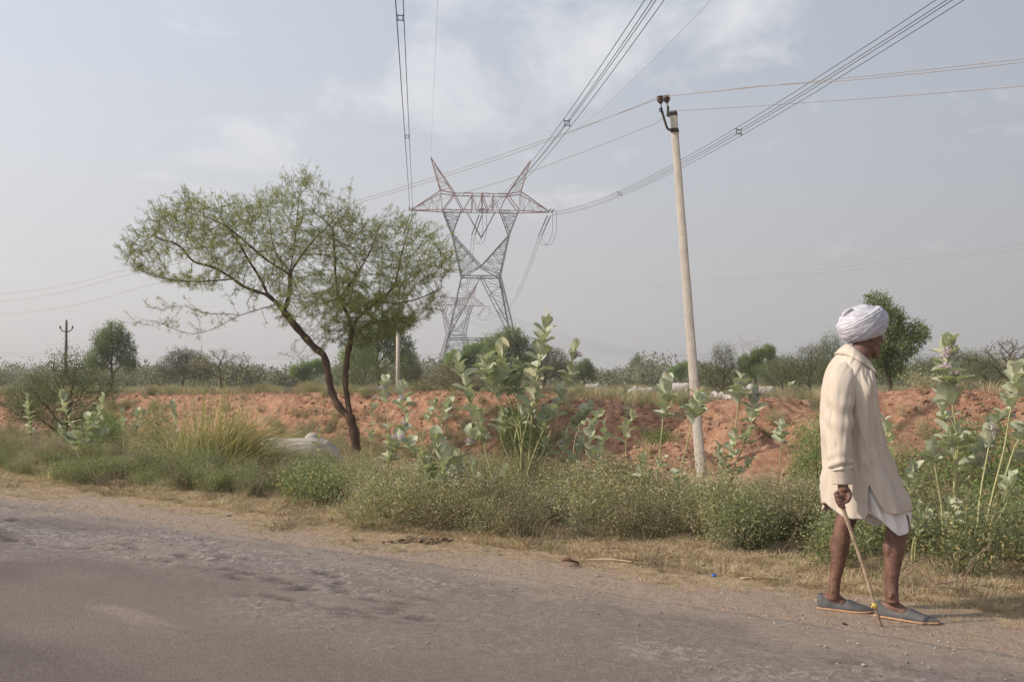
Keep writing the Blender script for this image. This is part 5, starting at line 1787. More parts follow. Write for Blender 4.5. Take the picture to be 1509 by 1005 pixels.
# ------------------------------------------------------------------ cattle
def cow_mesh(name, pose, voxel):
    """one continuous body, nose towards +x, hooves at z = 0; pose 'graze' or 'stand'"""
    mb = MB()
    rows = [(-.78, .98, .10, .14), (-.72, .97, .20, .25), (-.55, .98, .25, .30), (-.30, .93, .27, .33), (0, .91, .29, .36), (.30, .93, .27, .35), (.52, .97, .23, .33), (.70, 1.0, .15, .24), (.80, 1.0, .07, .12)]
    A_ = interp_rows(rows, 26)
    mb.tube(A_[:, [0, 0, 1]] * [1, 0, 1], A_[:, 2], 18, rad2=A_[:, 3], ref=(0, 0, 1))
    mb.ell((.40, 0, 1.24), (.17, .11, .15))                      # hump
    mb.ell((-.62, .11, 1.17), (.13, .06, .10)); mb.ell((-.62, -.11, 1.17), (.13, .06, .10))   # hips
    mb.ell((.52, 0, .66), (.16, .04, .22))                       # dewlap
    if pose == 'graze':
        nk = [(.62, 0, 1.04), (.86, 0, .86), (1.02, 0, .60), (1.08, 0, .42)]; hd = [(1.05, 0, .48), (1.12, 0, .34), (1.17, 0, .18), (1.18, 0, .06)]; pl = (1.06, 0, .46)
    else:
        nk = [(.62, 0, 1.04), (.84, 0, 1.12), (1.02, 0, 1.24), (1.10, 0, 1.30)]; hd = [(1.05, 0, 1.33), (1.20, 0, 1.25), (1.36, 0, 1.12), (1.45, 0, 1.05)]; pl = (1.08, 0, 1.36)
    mb.tube(smooth_path(nk, 5), np.linspace(.15, .09, 16), 12, rad2=np.linspace(.24, .12, 16), ref=(0, 0, 1) if pose != 'graze' else (1, 0, 0))
    mb.tube(smooth_path(hd, 4), np.linspace(.10, .055, 13), 12, rad2=np.linspace(.13, .06, 13))
    for sy in (-1, 1):
        mb.tube(smooth_path([(.56, sy * .15, .88), (.55, sy * .15, .52), (.57, sy * .15, .30), (.55, sy * .15, .10), (.57, sy * .15, .0)], 4),
                np.interp(np.linspace(0, 1, 17), [0, .35, .55, .62, .85, 1], [.12, .065, .055, .036, .045, .052]), 10)
        mb.tube(smooth_path([(-.60, sy * .15, .92), (-.54, sy * .16, .66), (-.68, sy * .15, .44), (-.64, sy * .15, .12), (-.60, sy * .15, .0)], 4),
                np.interp(np.linspace(0, 1, 17), [0, .3, .5, .62, .85, 1], [.19, .11, .060, .038, .046, .052]), 10)
        p = Vector(pl); mb.tube([p + Vector((0, sy * .06, 0)), p + Vector((-.03, sy * .16, -.03)), p + Vector((-.03, sy * .25, -.08))], [.02, .05, .015], 8, rad2=[.02, .02, .01], ref=(1, 0, 0))
    mb.tube(smooth_path([(-.76, 0, 1.12), (-.86, 0, .98), (-.86, 0, .6), (-.84, 0, .38)], 4), np.interp(np.linspace(0, 1, 13), [0, .3, .8, .9, 1], [.04, .022, .016, .045, .015]), 8)
    me = remeshed(mb, name, voxel, 3)
    hm = MB(); p = Vector(pl)
    for sy in (-1, 1):
        q = Vector((-.10, 0, .0)) if pose == 'graze' else Vector((0, 0, 0))
        hm.tube(smooth_path([p + Vector((.0, sy * .06, .05)), p + Vector((-.05, sy * .14, .12)) + q, p + Vector((-.05, sy * .16, .24)) + q], 4), np.linspace(.022, .006, 9), 8)
    return me, hm.mesh(name + '_horns', True)


graze = cow_mesh('cow_grazing', 'graze', .032); stand = cow_mesh('cow_standing', 'stand', .032)
graze_fine = cow_mesh('cow_near', 'graze', .020)


def place_cow(m, u, vtop, Y, heading, label, mat='hide_white', scale=1.0, z=None, tilt=0):
    a = W(u, vtop, Y)
    z0 = a.z - 1.27 * scale if z is None else z
    t = thing('cow', (a.x, a.y, z0), label, 'cow', 'cattle grazing behind the bank', R(heading))
    t.rotation_euler = (0, R(tilt), R(heading))
    t.scale = (scale,) * 3
    me = m[0].copy() if mat != 'hide_white' else m[0]
    obj('body', me, M[mat], t); obj('horns', m[1], M['horn'], t)
    return t


place_cow(graze, 946, 571, 58, 192, 'pale cow with lowered head, left of the white cow by the pole', scale=.92)
place_cow(graze, 998, 564, 60, 172, 'white cow with its rump to the right, just left of the concrete pole')
place_cow(stand, 1070, 581, 34, 105, 'white cow seen from behind over the dug mound', scale=.82)
place_cow(graze, 1118, 569, 50, 170, 'white cow half hidden by milkweed leaves above the dug mound')
place_cow(stand, 1433, 562, 52, 72, 'white cow seen end-on in the thicket at right', scale=.95)
kb = place_cow(graze, 874, 566, 95, 10, 'small far black cow with a white face, below the small tree', 'hide_black', 1.0)
mb = MB(); mb.ell((1.10, 0, .40), (.10, .125, .16)); mb.ell((-.78, 0, 1.0), (.1, .1, .1)); obj('face_patch', mb.mesh('face_patch', True), M['hide_white'], kb)
nc = place_cow(graze_fine, 434, 645, 19.6, 2, 'near white cow grazing in the ditch, only its back showing left of the acacia trunk', scale=.86)
nc['group'] = 'cattle grazing behind the bank'

# ------------------------------------------------------------------ the man
YM = 5.60
SKIN = simple_mat('skin', (0.095, 0.045, 0.031), (0.215, 0.112, 0.080), 16, 0.5, 0.4, 0.006)
M['skin'] = SKIN
m, nt, out = new_mat('shirt_cloth'); M['shirt'] = m
v = obj_vec(nt)
c = ramp(nt, noise_n(nt, 4, 5, .6, v), [(.3, (0.50, 0.43, 0.355)), (.7, (0.60, 0.52, 0.435))])
wv = noise_n(nt, 260, 2, .5, v)
fold = noise_n(nt, 9, 3, .5, obj_vec(nt, (1, 1, .35)), .6)
principled(nt, out, c, .9, .1, math_node(nt, 'ADD', math_node(nt, 'MULTIPLY', wv, .04), fold), .007)
M['shirt_dark'] = simple_mat('shirt_seam', (0.46, 0.36, 0.27), (0.52, 0.42, 0.32), 9, .9)
M['cotton'] = simple_mat('white_cotton', (0.70, 0.67, 0.64), (0.80, 0.77, 0.74), 10, .9, .1, .006)
M['turban'] = simple_mat('turban_cloth', (0.42, 0.415, 0.465), (0.60, 0.585, 0.625), 12, .9, .1, .004)
M['shoe'] = simple_mat('grey_leather', (0.062, 0.064, 0.066), (0.125, 0.125, 0.125), 12, .65, .3, .003)
M['sole'] = simple_mat('tan_sole', (0.38, 0.23, 0.14), (0.50, 0.32, 0.20), 20, .8)
M['inside'] = simple_mat('shoe_lining', (0.03, 0.028, 0.028), (0.05, 0.045, 0.045), 20, .8)
M['cane'] = simple_mat('cane_wood', (0.27, 0.195, 0.125), (0.42, 0.32, 0.22), 14, .7)
M['tape'] = simple_mat('yellow_tape', (0.50, 0.40, 0.08), (0.60, 0.48, 0.12), 20, .6)
M['eye'] = simple_mat('eye_white', (0.6, 0.57, 0.52), (0.7, 0.67, 0.62), 20, .3)

g0 = W(1285, 905, YM)
man = thing('person', (g0.x, g0.y, 0.0), 'man in white turban and long cream shirt walking with a stick on the road edge', 'person')
MO = Vector((g0.x, g0.y, 0.0))


def K(u, v, dy=0.0):
    return np.array(W(u, v, YM + dy) - MO)


body = MB()
# far (left) leg and near (right) leg, thigh to ankle, then the feet inside the shoes
def leg(pts, dy0, dy1, foot_pts, frad):
    n_ = len(pts)
    P = [K(u, v, dy0 + (dy1 - dy0) * i / (n_ - 1)) for i, (u, v, r1, r2) in enumerate(pts)]
    A_ = interp_rows([list(p) + [q[2], q[3]] for p, q in zip(P, pts)], 34)
    body.tube(A_[:, :3], A_[:, 3], 18, rad2=A_[:, 4], ref=(0, 1, 0))
    F_ = interp_rows(foot_pts, 18)
    body.tube(F_[:, :3], F_[:, 3], 14, rad2=F_[:, 4], ref=(0, 0, 1))


DF, DN = .12, -.10
def S(u, v, h=0.0):
    """point h above the ground point seen at (u, v), in the man's own frame"""
    return np.array(G(u, v, .012) - MO) + np.array([0, 0, h])


FAR = lambda f: (1204.5 + 83.5 * f, 892.5 + 8.5 * f)
NEAR = lambda f: (1289.0 + 96.0 * f, 903.5 + 14.5 * f)


def foot(line):
    rows_ = [(.10, .040, .026, .034), (.20, .044, .033, .040), (.32, .046, .034, .040), (.42, .036, .035, .030), (.55, .024, .036, .018), (.70, .016, .034, .010), (.80, .012, .024, .008)]
    return [list(S(*line(f), h)) + [w, t] for f, h, w, t in rows_]


leg([(1268, 690, .090, .095), (1256, 735, .070, .078), (1246, 768, .054, .060), (1241, 786, .050, .054), (1238, 806, .049, .052), (1235, 828, .041, .044), (1231, 850, .033, .036), (1229, 866, .033, .035), (1228, 882, .034, .036)],
    .06, DF, foot(FAR), None)
leg([(1282, 690, .092, .095), (1308, 735, .080, .084), (1323, 768, .064, .066), (1321, 788, .056, .060), (1318, 808, .055, .058), (1316, 828, .047, .048), (1314, 850, .038, .040), (1314, 868, .035, .038), (1315, 888, .037, .040)],
    -.06, DN, foot(NEAR), None)
# kneecaps, ankle bones, shin and calf lines
body.ell(K(1228.5, 803, DF + .01), (.022, .035, .060)); body.ell(K(1308, 806, DN + .01), (.026, .038, .065)); body.ell(K(1254, 771, DF - .01), (.018, .028, .028)); body.ell(K(1336, 777, DN), (.018, .032, .032))
body.ell(K(1227, 871, DF - .030), (.013, .012, .015)); body.ell(K(1313, 878, DN - .034), (.014, .012, .016))
# trunk
tr = interp_rows([list(K(1268, 705)) + [.13, .16], list(K(1266, 670)) + [.14, .17], list(K(1262, 630)) + [.12, .16], list(K(1258, 590)) + [.12, .175], list(K(1258, 560)) + [.10, .17], list(K(1262, 543)) + [.06, .10]], 24)
body.tube(tr[:, :3], tr[:, 3], 20, rad2=tr[:, 4], ref=(0, 1, 0))
# neck
body.tube(smooth_path([K(1261, 552), K(1266, 530, .01), K(1272, 508, .02)], 4), np.linspace(.066, .056, 9), 16)
# arms: near arm hangs to the stick, far arm hangs hidden beyond the trunk
arm_r = [list(K(1240, 562, -.17)) + [.042, .040], list(K(1238, 600, -.205)) + [.038, .036], list(K(1237, 642, -.228)) + [.034, .034], list(K(1239, 680, -.238)) + [.030, .032], list(K(1242, 712, -.25)) + [.027, .032], list(K(1243, 722, -.25)) + [.030, .038]]
A_ = interp_rows(arm_r, 28); body.tube(A_[:, :3], A_[:, 3], 14, rad2=A_[:, 4], ref=(0, 1, 0))
arm_l = [list(K(1262, 565, .16)) + [.042, .04], list(K(1276, 610, .22)) + [.038, .038], list(K(1284, 655, .24)) + [.034, .034], list(K(1296, 688, .22)) + [.034, .036], list(K(1304, 708, .20)) + [.026, .03], list(K(1309, 724, .19)) + [.034, .04]]
A_ = interp_rows(arm_l, 28); body.tube(A_[:, :3], A_[:, 3], 14, rad2=A_[:, 4], ref=(0, 1, 0))
for q in range(4):
    a0 = K(1306 + q * 3, 728, .20 - .0)
    body.tube(smooth_path([a0, a0 + np.array([.008, 0, -.03]), a0 + np.array([.002, .01, -.055])], 3), np.linspace(.010, .008, 7), 8)
# head: turned away from the viewer, face towards the right and back
HR = Matrix.Rotation(R(17), 3, 'Z') @ Matrix.Rotation(R(6), 3, 'Y')
HC = Vector(K(1275, 492, .02))


def HP(x, y, z):
    return np.array(HC + HR @ Vector((x, y, z)))


H4 = HR.to_4x4()
body.ell(HP(-.005, 0, .025), (.098, .077, .105), H4, 22, 16)                    # skull
body.ell(HP(.035, 0, -.045), (.062, .060, .078), H4, 20, 14)                    # face
body.tube([HP(-.01, .052, -.05), HP(.03, .045, -.092), HP(.078, 0, -.112), HP(.03, -.045, -.092), HP(-.01, -.052, -.05)], [.020, .020, .021, .020, .020], 10)   # jaw
body.ell(HP(.082, 0, -.098), (.022, .024, .020), H4)                            # chin
body.ell(HP(.086, 0, .028), (.018, .050, .014), H4)                             # brow
body.tube([HP(.094, 0, .015), HP(.112, 0, -.018), HP(.116, 0, -.030)], [.009, .012, .015], 10)   # nose
body.ell(HP(.106, .010, -.034), (.012, .010, .009), H4); body.ell(HP(.106, -.010, -.034), (.012, .010, .009), H4)
body.ell(HP(.090, 0, -.060), (.014, .026, .007), H4); body.ell(HP(.088, 0, -.072), (.013, .023, .008), H4)   # lips
for sy in (-1, 1):
    body.ell(HP(.062, sy * .040, -.018), (.024, .020, .018), H4)                # cheekbones
    body.ell(HP(-.004, sy * .079, -.018), (.018, .009, .031), H4)               # ears
    body.ell(HP(-.014, sy * .084, -.010), (.010, .008, .022), H4)
# the near hand: palm, four fingers of different length curled round the stick, thumb across the front
WR = Vector(K(1243, 718, -.25))
sx_top, sx_bot = Vector(K(1241, 740, -.262)), Vector(K(1299, 922, -.115))
sdir = (sx_bot - sx_top).normalized()
palm = [list(np.array(WR)) + [.026, .036], list(K(1243, 724, -.25)) + [.030, .042], list(K(1241, 732, -.252)) + [.030, .044], list(K(1240, 739, -.252)) + [.026, .040]]
A_ = interp_rows(palm, 12)
body.tube(A_[:, :3], A_[:, 3], 14, rad2=A_[:, 4] * .62, ref=(0, 1, 0))
for q, (u, v, ln) in enumerate(((1232.5, 728, 1.0), (1233.5, 734, 1.08), (1235.5, 739.5, 1.02), (1238.5, 744.5, .86))):
    k0 = Vector(K(u + 3, v - 3, -.250)); k1 = Vector(K(u - 1.5, v, -.272)); k2 = Vector(K(u + 3, v + 2.5, -.292)); k3 = Vector(K(u + 9 * ln, v + 3.2, -.290))
    body.tube(smooth_path([k0, k1, k2, k3], 4), [.0105, .0115, .0105, .0100, .0108, .0105, .0098, .0092, .0094, .0092, .0088, .0082, .0070], 10)
th = [K(1250, 722, -.262), K(1252.5, 730, -.282), K(1250, 737, -.292), K(1245.5, 740.5, -.298)]
body.tube(smooth_path(th, 4), [.014, .014, .0135, .0125, .012, .0125, .012, .011, .0112, .011, .010, .0095, .008], 10)
bme = remeshed(body, 'person_body', .0052, 3)
obj('body', bme, SKIN, man)
for sy in (-1, 1):
    e = MB(); e.ell((0, 0, 0), (.0115, .0115, .0115)); o = obj('eye', e.mesh('eye', True), M['eye'], man); o.location = HP(.083, sy * .030, .006)

# shirt: rows (back u, back v, front u, front v, half depth)
rows = [(1249, 512, 1281, 541, .066), (1243, 517, 1285, 549, .098), (1234, 528, 1288, 558, .150), (1226, 543, 1290, 569, .190), (1220, 562, 1292, 583, .205), (1217, 590, 1294, 602, .205),
        (1217, 630, 1299, 634, .198), (1219, 662, 1308, 664, .195), (1220, 690, 1319, 690, .200), (1219, 712, 1330, 714, .212), (1218, 735, 1341, 738, .222), (1219, 762, 1348, 764, .228)]
rows = [(ub + (2 if i > 3 else 0), vb, uf - min(10, i * 3), vf, hd) for i, (ub, vb, uf, vf, hd) in enumerate(rows)]
RA = interp_rows(rows, 110)
NA = 160
th_ = np.arange(NA) * 2 * math.pi / NA
SH = []
for i, (ub, vb, uf, vf, hd) in enumerate(RA):
    b = K(ub, vb); f = K(uf, vf)
    c = (b + f) / 2; ax_ = (f - b) / 2
    e = 1.0
    ca, sa = np.cos(th_), -np.sin(th_)
    ca = np.sign(ca) * np.abs(ca) ** .92; sa2 = np.sign(sa) * np.abs(sa) ** .85
    SH.append(c + ca[:, None] * ax_ + sa2[:, None] * np.array([0, hd, 0]))
SH = np.array(SH)
# shirt tails: each column of the tube is pulled up to its own hem height; vents at both sides
z_hi = SH[70, :, 2]
hem_v = np.zeros(NA)
for j, a in enumerate(th_):
    d1 = abs((a - R(101) + math.pi) % (2 * math.pi) - math.pi); d2 = abs((a - R(259) + math.pi) % (2 * math.pi) - math.pi)
    d = min(d1, d2)
    back = (R(101) < a < R(259))
    hv = 756 if back else 748
    hem_v[j] = hv - 42 * math.exp(-(d / (.10 if back else .17)) ** 2) - (16 * math.exp(-((a - math.pi) / .35) ** 2) if back else 0) - (8 * math.exp(-(min(a, 2 * math.pi - a) / .35) ** 2) if not back else 0)
i0 = 60
znew = SH[:, :, 2].copy()
for j in range(NA):
    zh = CAM_Z - (hem_v[j] - 562) / F * YM
    z0c, z1c = SH[i0, j, 2], SH[-1, j, 2]
    col_z = SH[i0:, j, 2]
    tgt = z0c + (col_z - z0c) * (z0c - zh) / (z0c - z1c)
    for axn in (0, 1):
        SH[i0:, j, axn] = np.interp(-tgt, -SH[i0:, j, 2], SH[i0:, j, axn])
    SH[i0:, j, 2] = tgt
# folds: soft creases that run down from the shoulder and pull across the belly
ii, jj = np.meshgrid(np.arange(110), np.arange(NA), indexing='ij')
V_ = ii / 110.; A2 = th_[jj]
per = lambda x, y, sc1, sc2, sd: fbm(np.cos(x) * sc1 + 20, np.sin(x) * sc1 + y * sc2 + 20, 3, sd)
dsp = .040 * fbm(np.cos(A2 + V_ * .8) * 2.4 + 20, np.sin(A2 + V_ * .8) * 2.4 + V_ * 1.6 + 20, 2, 501) + .020 * fbm(np.cos(A2 - V_ * 1.5) * 4.2 + 9, np.sin(A2 - V_ * 1.5) * 4.2 + V_ * 2.6 + 9, 2, 503) + .011 * np.maximum(0, np.sin((A2 * 2.2 + V_ * 13))) ** 3 * sstep(.45, .6, V_) * (1 - sstep(.7, .85, V_))
ridge = np.abs(fbm(np.cos(A2 + V_ * .9) * 2.6 + 20, np.sin(A2 + V_ * .9) * 2.6 + V_ * 2.2 + 20, 2, 507)); dsp += .012 * (0.10 - np.minimum(ridge, .10)) / .10 * sstep(.1, .35, V_)
dsp += .004 * np.sin(A2 * 7 + 2 * np.sin(V_ * 6)) * sstep(.62, 1.0, V_)
dsp *= sstep(0, .12, V_)
cen = SH.mean(1, keepdims=True)
nrm = SH - cen; nrm[:, :, 2] = 0; nrm /= np.linalg.norm(nrm, axis=2, keepdims=True) + 1e-9
SH = SH + nrm * (dsp + .004)[:, :, None]
sm = MB(); sm.loft(SH, caps=False)
shirt_me = sm.mesh('shirt', True)
shirt = obj('shirt', shirt_me, M['shirt'], man)
sol = shirt.modifiers.new('thick', 'SOLIDIFY'); sol.thickness = .003; sol.offset = 1

# sleeve of the near arm with its own creases, and the cuff
def sleeve(rows_, name, cuff_rows, sd):
    A_ = interp_rows(rows_, 70)
    P = A_[:, :3]; n_ = 48; rings = []
    T = np.gradient(P, axis=0); T /= np.linalg.norm(T, axis=1)[:, None]
    for k in range(70):
        u_ = np.array([0, 1, 0.]) - T[k] * T[k][1]; u_ /= np.linalg.norm(u_); w_ = np.cross(T[k], u_)
        a = np.arange(n_) * 2 * math.pi / n_; f_ = k / 70
        cr = .011 * fbm(np.cos(a) * 2.4 + f_ * 2 + 9, np.sin(a) * 2.4 + f_ * 4.5, 3, sd) * 2 * (.5 + f_)
        cr += .0095 * np.sin(f_ * 52 + 1.5 * np.cos(a + 1)) * np.exp(-((f_ - .92) / .12) ** 2) + .008 * np.sin(f_ * 40 + 2 * np.sin(a)) * np.exp(-((f_ - .50) / .12) ** 2)
        cr += .003 * np.sin(a * 4 + f_ * 6) * (1 - f_)
        rings.append(P[k] + np.outer(np.cos(a) * (A_[k, 3] + cr), w_) + np.outer(np.sin(a) * (A_[k, 4] + cr), u_))
    rings = [[P[0]] * n_, list((rings[0] - P[0]) * .6 + P[0] + T[0] * -.004)] + rings
    s_ = MB(); s_.loft([np.asarray(q) for q in rings], caps=False); o = obj('sleeve', s_.mesh(name, True), M['shirt'], shirt)
    so = o.modifiers.new('thick', 'SOLIDIFY'); so.thickness = .003
    c_ = MB(); C_ = interp_rows(cuff_rows, 10); c_.tube(C_[:, :3], C_[:, 3], 36, rad2=C_[:, 4], ref=(0, 1, 0), caps=False)
    o2 = obj('cuff', c_.mesh(name + '_cuff', True), M['shirt'], shirt); so = o2.modifiers.new('thick', 'SOLIDIFY'); so.thickness = .005
    return o


sleeve([list(K(1249, 548, -.085)) + [.060, .055], list(K(1244, 558, -.140)) + [.072, .062], list(K(1240, 574, -.180)) + [.072, .062], list(K(1238, 600, -.205)) + [.069, .060], list(K(1237, 630, -.225)) + [.065, .056], list(K(1237, 658, -.235)) + [.061, .053], list(K(1238, 680, -.245)) + [.058, .052], list(K(1240, 692, -.25)) + [.054, .048]],
       'near_sleeve', [list(K(1240, 690, -.25)) + [.0515, .044], list(K(1241, 702, -.25)) + [.0495, .041], list(K(1241.5, 713, -.25)) + [.0475, .039]], 511)
sleeve([list(K(1262, 553, .10)) + [.07, .06], list(K(1266, 575, .17)) + [.078, .062], list(K(1276, 610, .22)) + [.070, .06], list(K(1284, 655, .24)) + [.060, .054], list(K(1294, 684, .22)) + [.052, .046]],
       'far_sleeve', [list(K(1294, 682, .22)) + [.046, .04], list(K(1301, 700, .205)) + [.042, .038]], 517)
# collar: a folded band round the neck, and the front placket
cb = MB()
rings = []
for k in range(61):
    a = (k / 60 * .93 + .035) * 2 * math.pi
    j = int(round(a / (2 * math.pi) * NA)) % NA
    ca, sa = math.cos(a), -math.sin(a)
    outw = np.array([ca * .6, sa, 0]); outw = outw / np.linalg.norm(outw)
    fr = max(0, ca) ** 3
    lo_i = int(15 + 9 * fr)
    base_p = SH[0, j]; low = SH[lo_i, j] + outw * .017 + np.array([0, 0, .004])
    top = base_p + np.array([-.004, 0, .020 - .010 * fr]) - outw * .004
    mid_ = top + outw * .010 - np.array([0, 0, .003])
    q1 = mid_ * .5 + low * .5 + outw * .006
    rings.append([base_p - outw * .006 - np.array([0, 0, .012]), top, mid_, q1, low, low - outw * .006 - np.array([0, 0, .004]), q1 - outw * .006, mid_ - outw * .006 - np.array([0, 0, .006])])
cb.loft(rings, caps=True)
obj('collar', cb.mesh('collar', True), M['shirt'], shirt)
pk = MB(); jf = 0
P = [SH[i, 0] + np.array([.006, -.004, 0]) for i in range(4, 104, 4)]
pk.tube(P, .003, 6, rad2=.018, ref=(0, 1, 0)); obj('placket', pk.mesh('placket', True), M['shirt'], shirt)

# white wrap under the shirt
rows = [(1236, 690, 1318, 690, .165), (1238, 715, 1328, 715, .185), (1240, 740, 1337, 740, .20), (1243, 760, 1342, 758, .205), (1246, 778, 1344, 778, .205)]
rows = [(ub, vb, uf - 7, vf, hd) for ub, vb, uf, vf, hd in rows]
RA = interp_rows(rows, 40); WRr = []
for i, (ub, vb, uf, vf, hd) in enumerate(RA):
    b = K(ub, vb); f = K(uf, vf); c = (b + f) / 2; ax_ = (f - b) / 2
    WRr.append(c + np.cos(th_)[:, None] * ax_ - np.sin(th_)[:, None] * np.array([0, hd, 0]))
WRr = np.array(WRr)
for j, a in enumerate(th_):
    x_ = math.cos(a)
    hv = 747 + 33 * math.exp(-((x_ - .38) / .62) ** 2) - (10 if x_ > .9 else 0) * (x_ - .9) / .1
    zh = CAM_Z - (hv - 562) / F * YM
    z0c, z1c = WRr[0, j, 2], WRr[-1, j, 2]
    WRr[:, j, 2] = z0c + (WRr[:, j, 2] - z0c) * (z0c - zh) / (z0c - z1c)
ii, jj = np.meshgrid(np.arange(40), np.arange(NA), indexing='ij')
cen = WRr.mean(1, keepdims=True); nrm = WRr - cen; nrm[:, :, 2] = 0; nrm /= np.linalg.norm(nrm, axis=2, keepdims=True) + 1e-9
WRr = WRr + nrm * ((.010 * np.sin(th_[jj] * 13 + ii * .06) + .024 * per(th_[jj] + ii * .02, ii / 40, 4.0, 1.2, 521)) * (ii / 40))[:, :, None]
wm = MB(); wm.loft(WRr, caps=False)
wrap = obj('white_wrap', wm.mesh('wrap', True), M['cotton'], man)
so = wrap.modifiers.new('thick', 'SOLIDIFY'); so.thickness = .003

# turban: layers of cloth wound on different slants
TC = Vector(K(1270.5, 477, .02))
TR_ = Matrix.Rotation(R(12), 3, 'Z') @ Matrix.Rotation(R(-14), 3, 'Y')
nu, nv = 220, 120
uu = np.arange(nu) * 2 * math.pi / nu; vv_ = np.linspace(-.92, math.pi / 2 - .02, nv)
Ug, Vg = np.meshgrid(uu, vv_)
D = np.stack([np.cos(Vg) * np.cos(Ug), np.cos(Vg) * np.sin(Ug), np.sin(Vg)], -1)
hgt = np.zeros_like(Ug)
r_ = np.random.default_rng(77)
for k in range(13):
    tilt = r_.uniform(.05, .62) * (1 if k % 2 else -.55); azm = r_.uniform(-.7, .7) + (math.pi / 2 if k % 3 else 0.2)
    nvec = np.array([math.sin(tilt) * math.cos(azm), math.sin(tilt) * math.sin(azm), math.cos(tilt)])
    off = r_.uniform(-.62, .55) if k > 1 else (-.50, -.30)[k]
    wdt = r_.uniform(.14, .26)
    d_ = (D @ nvec - off) / wdt
    prof = np.clip(1 - np.abs(d_) ** 3, 0, 1)
    pleat = .22 * np.abs(np.sin(d_ * r_.uniform(3.5, 6) + 2 * np.sin(Ug * 1.0 + k)))
    hgt = np.maximum(hgt, prof * (r_.uniform(.45, 1.0) - pleat))
rad_ = np.stack([.133 * D[..., 0] + .002, .114 * D[..., 1], np.where(D[..., 2] > 0, .106, .102) * D[..., 2]], -1)
Pt = rad_ + D * (hgt * .0165 + .010 * fbm(Ug * 2, Vg * 5, 3, 541))[..., None]
Pt = Pt @ np.array(TR_).T + np.array(TC)
tm = MB(); tm.loft(Pt, caps=True)
turban = obj('turban', tm.mesh('turban', True), M['turban'], man)
# the wide outer wrap that sweeps from low at the nape up over the brow, and the loose tucked end
for k, (tl, az_, off, w_, s_) in enumerate(((.50, math.pi + .15, -.28, .022, 1.04), (.30, math.pi + .3, -.50, .018, 1.01), (.66, math.pi - .1, -.05, .016, 1.03), (.16, .3, -.60, .015, 1.00))):
    nvec = Vector((math.sin(tl) * math.cos(az_), math.sin(tl) * math.sin(az_), math.cos(tl)))
    e1 = nvec.orthogonal().normalized(); e2 = nvec.cross(e1)
    pts_ = []
    rr_ = math.sqrt(max(0, 1 - off * off))
    for a in np.linspace(0, 2 * math.pi, 73):
        d_ = nvec * off + (e1 * math.cos(a) + e2 * math.sin(a)) * rr_
        q = Vector((.133 * d_.x + .002, .114 * d_.y, .104 * d_.z)) * s_
        pts_.append(TC + TR_ @ q)
    fm = MB(); P = np.array([tuple(p) for p in pts_])
    fm.tube(P, [w_ * (1 + .2 * math.sin(a * .35 + k)) for a in range(73)], 10, rad2=.012, ref=tuple(P[0] - np.array(TC)))
    obj('cloth_fold', fm.mesh('turban_fold', True), M['turban'], turban)
kn = MB(); kn.tube(smooth_path([K(1243, 466, .0), K(1248, 459, -.03), K(1256, 455, -.03)], 4), [.006, .009, .011, .012, .012, .011, .009, .008, .006], 8)
obj('tucked_end', kn.mesh('tucked_end', True), M['turban'], turban)

# shoes: slip-ons with a low throat and a thin tan sole
def shoe(line, name):
    st_ = [(0.0, .014, .058, 1), (.02, .024, .070, 1), (.07, .033, .072, 1), (.15, .036, .060, 1), (.26, .037, .043, 1), (.38, .038, .034, 1), (.48, .040, .040, 1), (.53, .042, .050, 1), (.56, .043, .054, 0), (.64, .045, .046, 0),
           (.76, .043, .034, 0), (.88, .032, .023, 0), (.96, .017, .014, 0), (1.0, .005, .007, 0)]
    n_ = 56
    rows_ = interp_rows([(f, w, h) for f, w, h, o_ in st_], n_)
    a0, a1 = S(*line(0)), S(*line(1))
    fx = (a1 - a0) / np.linalg.norm(a1 - a0); sd = np.array([-fx[1], fx[0], 0]); sd /= np.linalg.norm(sd)
    up = MB(); so_ = MB(); rings = []; sr = []; lin = MB(); lr = []
    for f, w, h in rows_:
        c = a0 + (a1 - a0) * f; c = c + np.array([0, 0, .012 * max(0, f - .75) * 2])
        r = []
        for sg in (1, -1):
            col_ = []
            bl = float(sstep(.42, .56, np.array(f)))
            for t in np.linspace(0, 1, 7):
                a = t * math.pi / 2
                y = w * (1.0 + .10 * math.sin(t * 2.6) - .22 * t * t) * (1 - bl) + bl * w * max(0, math.cos(a)) ** .72; z = h * (t * (1 - bl) + bl * math.sin(a) ** .85)
                col_.append(c + sd * sg * y + np.array([0, 0, z]))
            if f < .545:
                col_.append(c + sd * sg * (w * .78 - .004) * (1 - bl) + np.array([0, 0, h - .001])); col_.append(c + sd * sg * (w * .70) * (1 - bl) + np.array([0, 0, .004 + bl * (h - .008)]))
            else:
                col_.append(c + np.array([0, 0, h - .0005])); col_.append(c + np.array([0, 0, h - .001]))
            r += col_ if sg == 1 else col_[::-1]
        rings.append(r)
        w2 = w + .005
        sr.append([c + sd * w2 + np.array([0, 0, .001]), c + sd * w2 - np.array([0, 0, .010]), c - sd * w2 - np.array([0, 0, .010]), c - sd * w2 + np.array([0, 0, .001])])
    up.loft(rings)
    sh = obj('shoe', up.mesh(name, True), M['shoe'], man)
    so_.loft(sr); obj('sole', so_.mesh(name + '_sole'), M['sole'], sh)
    return sh


shoe(FAR, 'far_shoe')
shoe(NEAR, 'near_shoe')

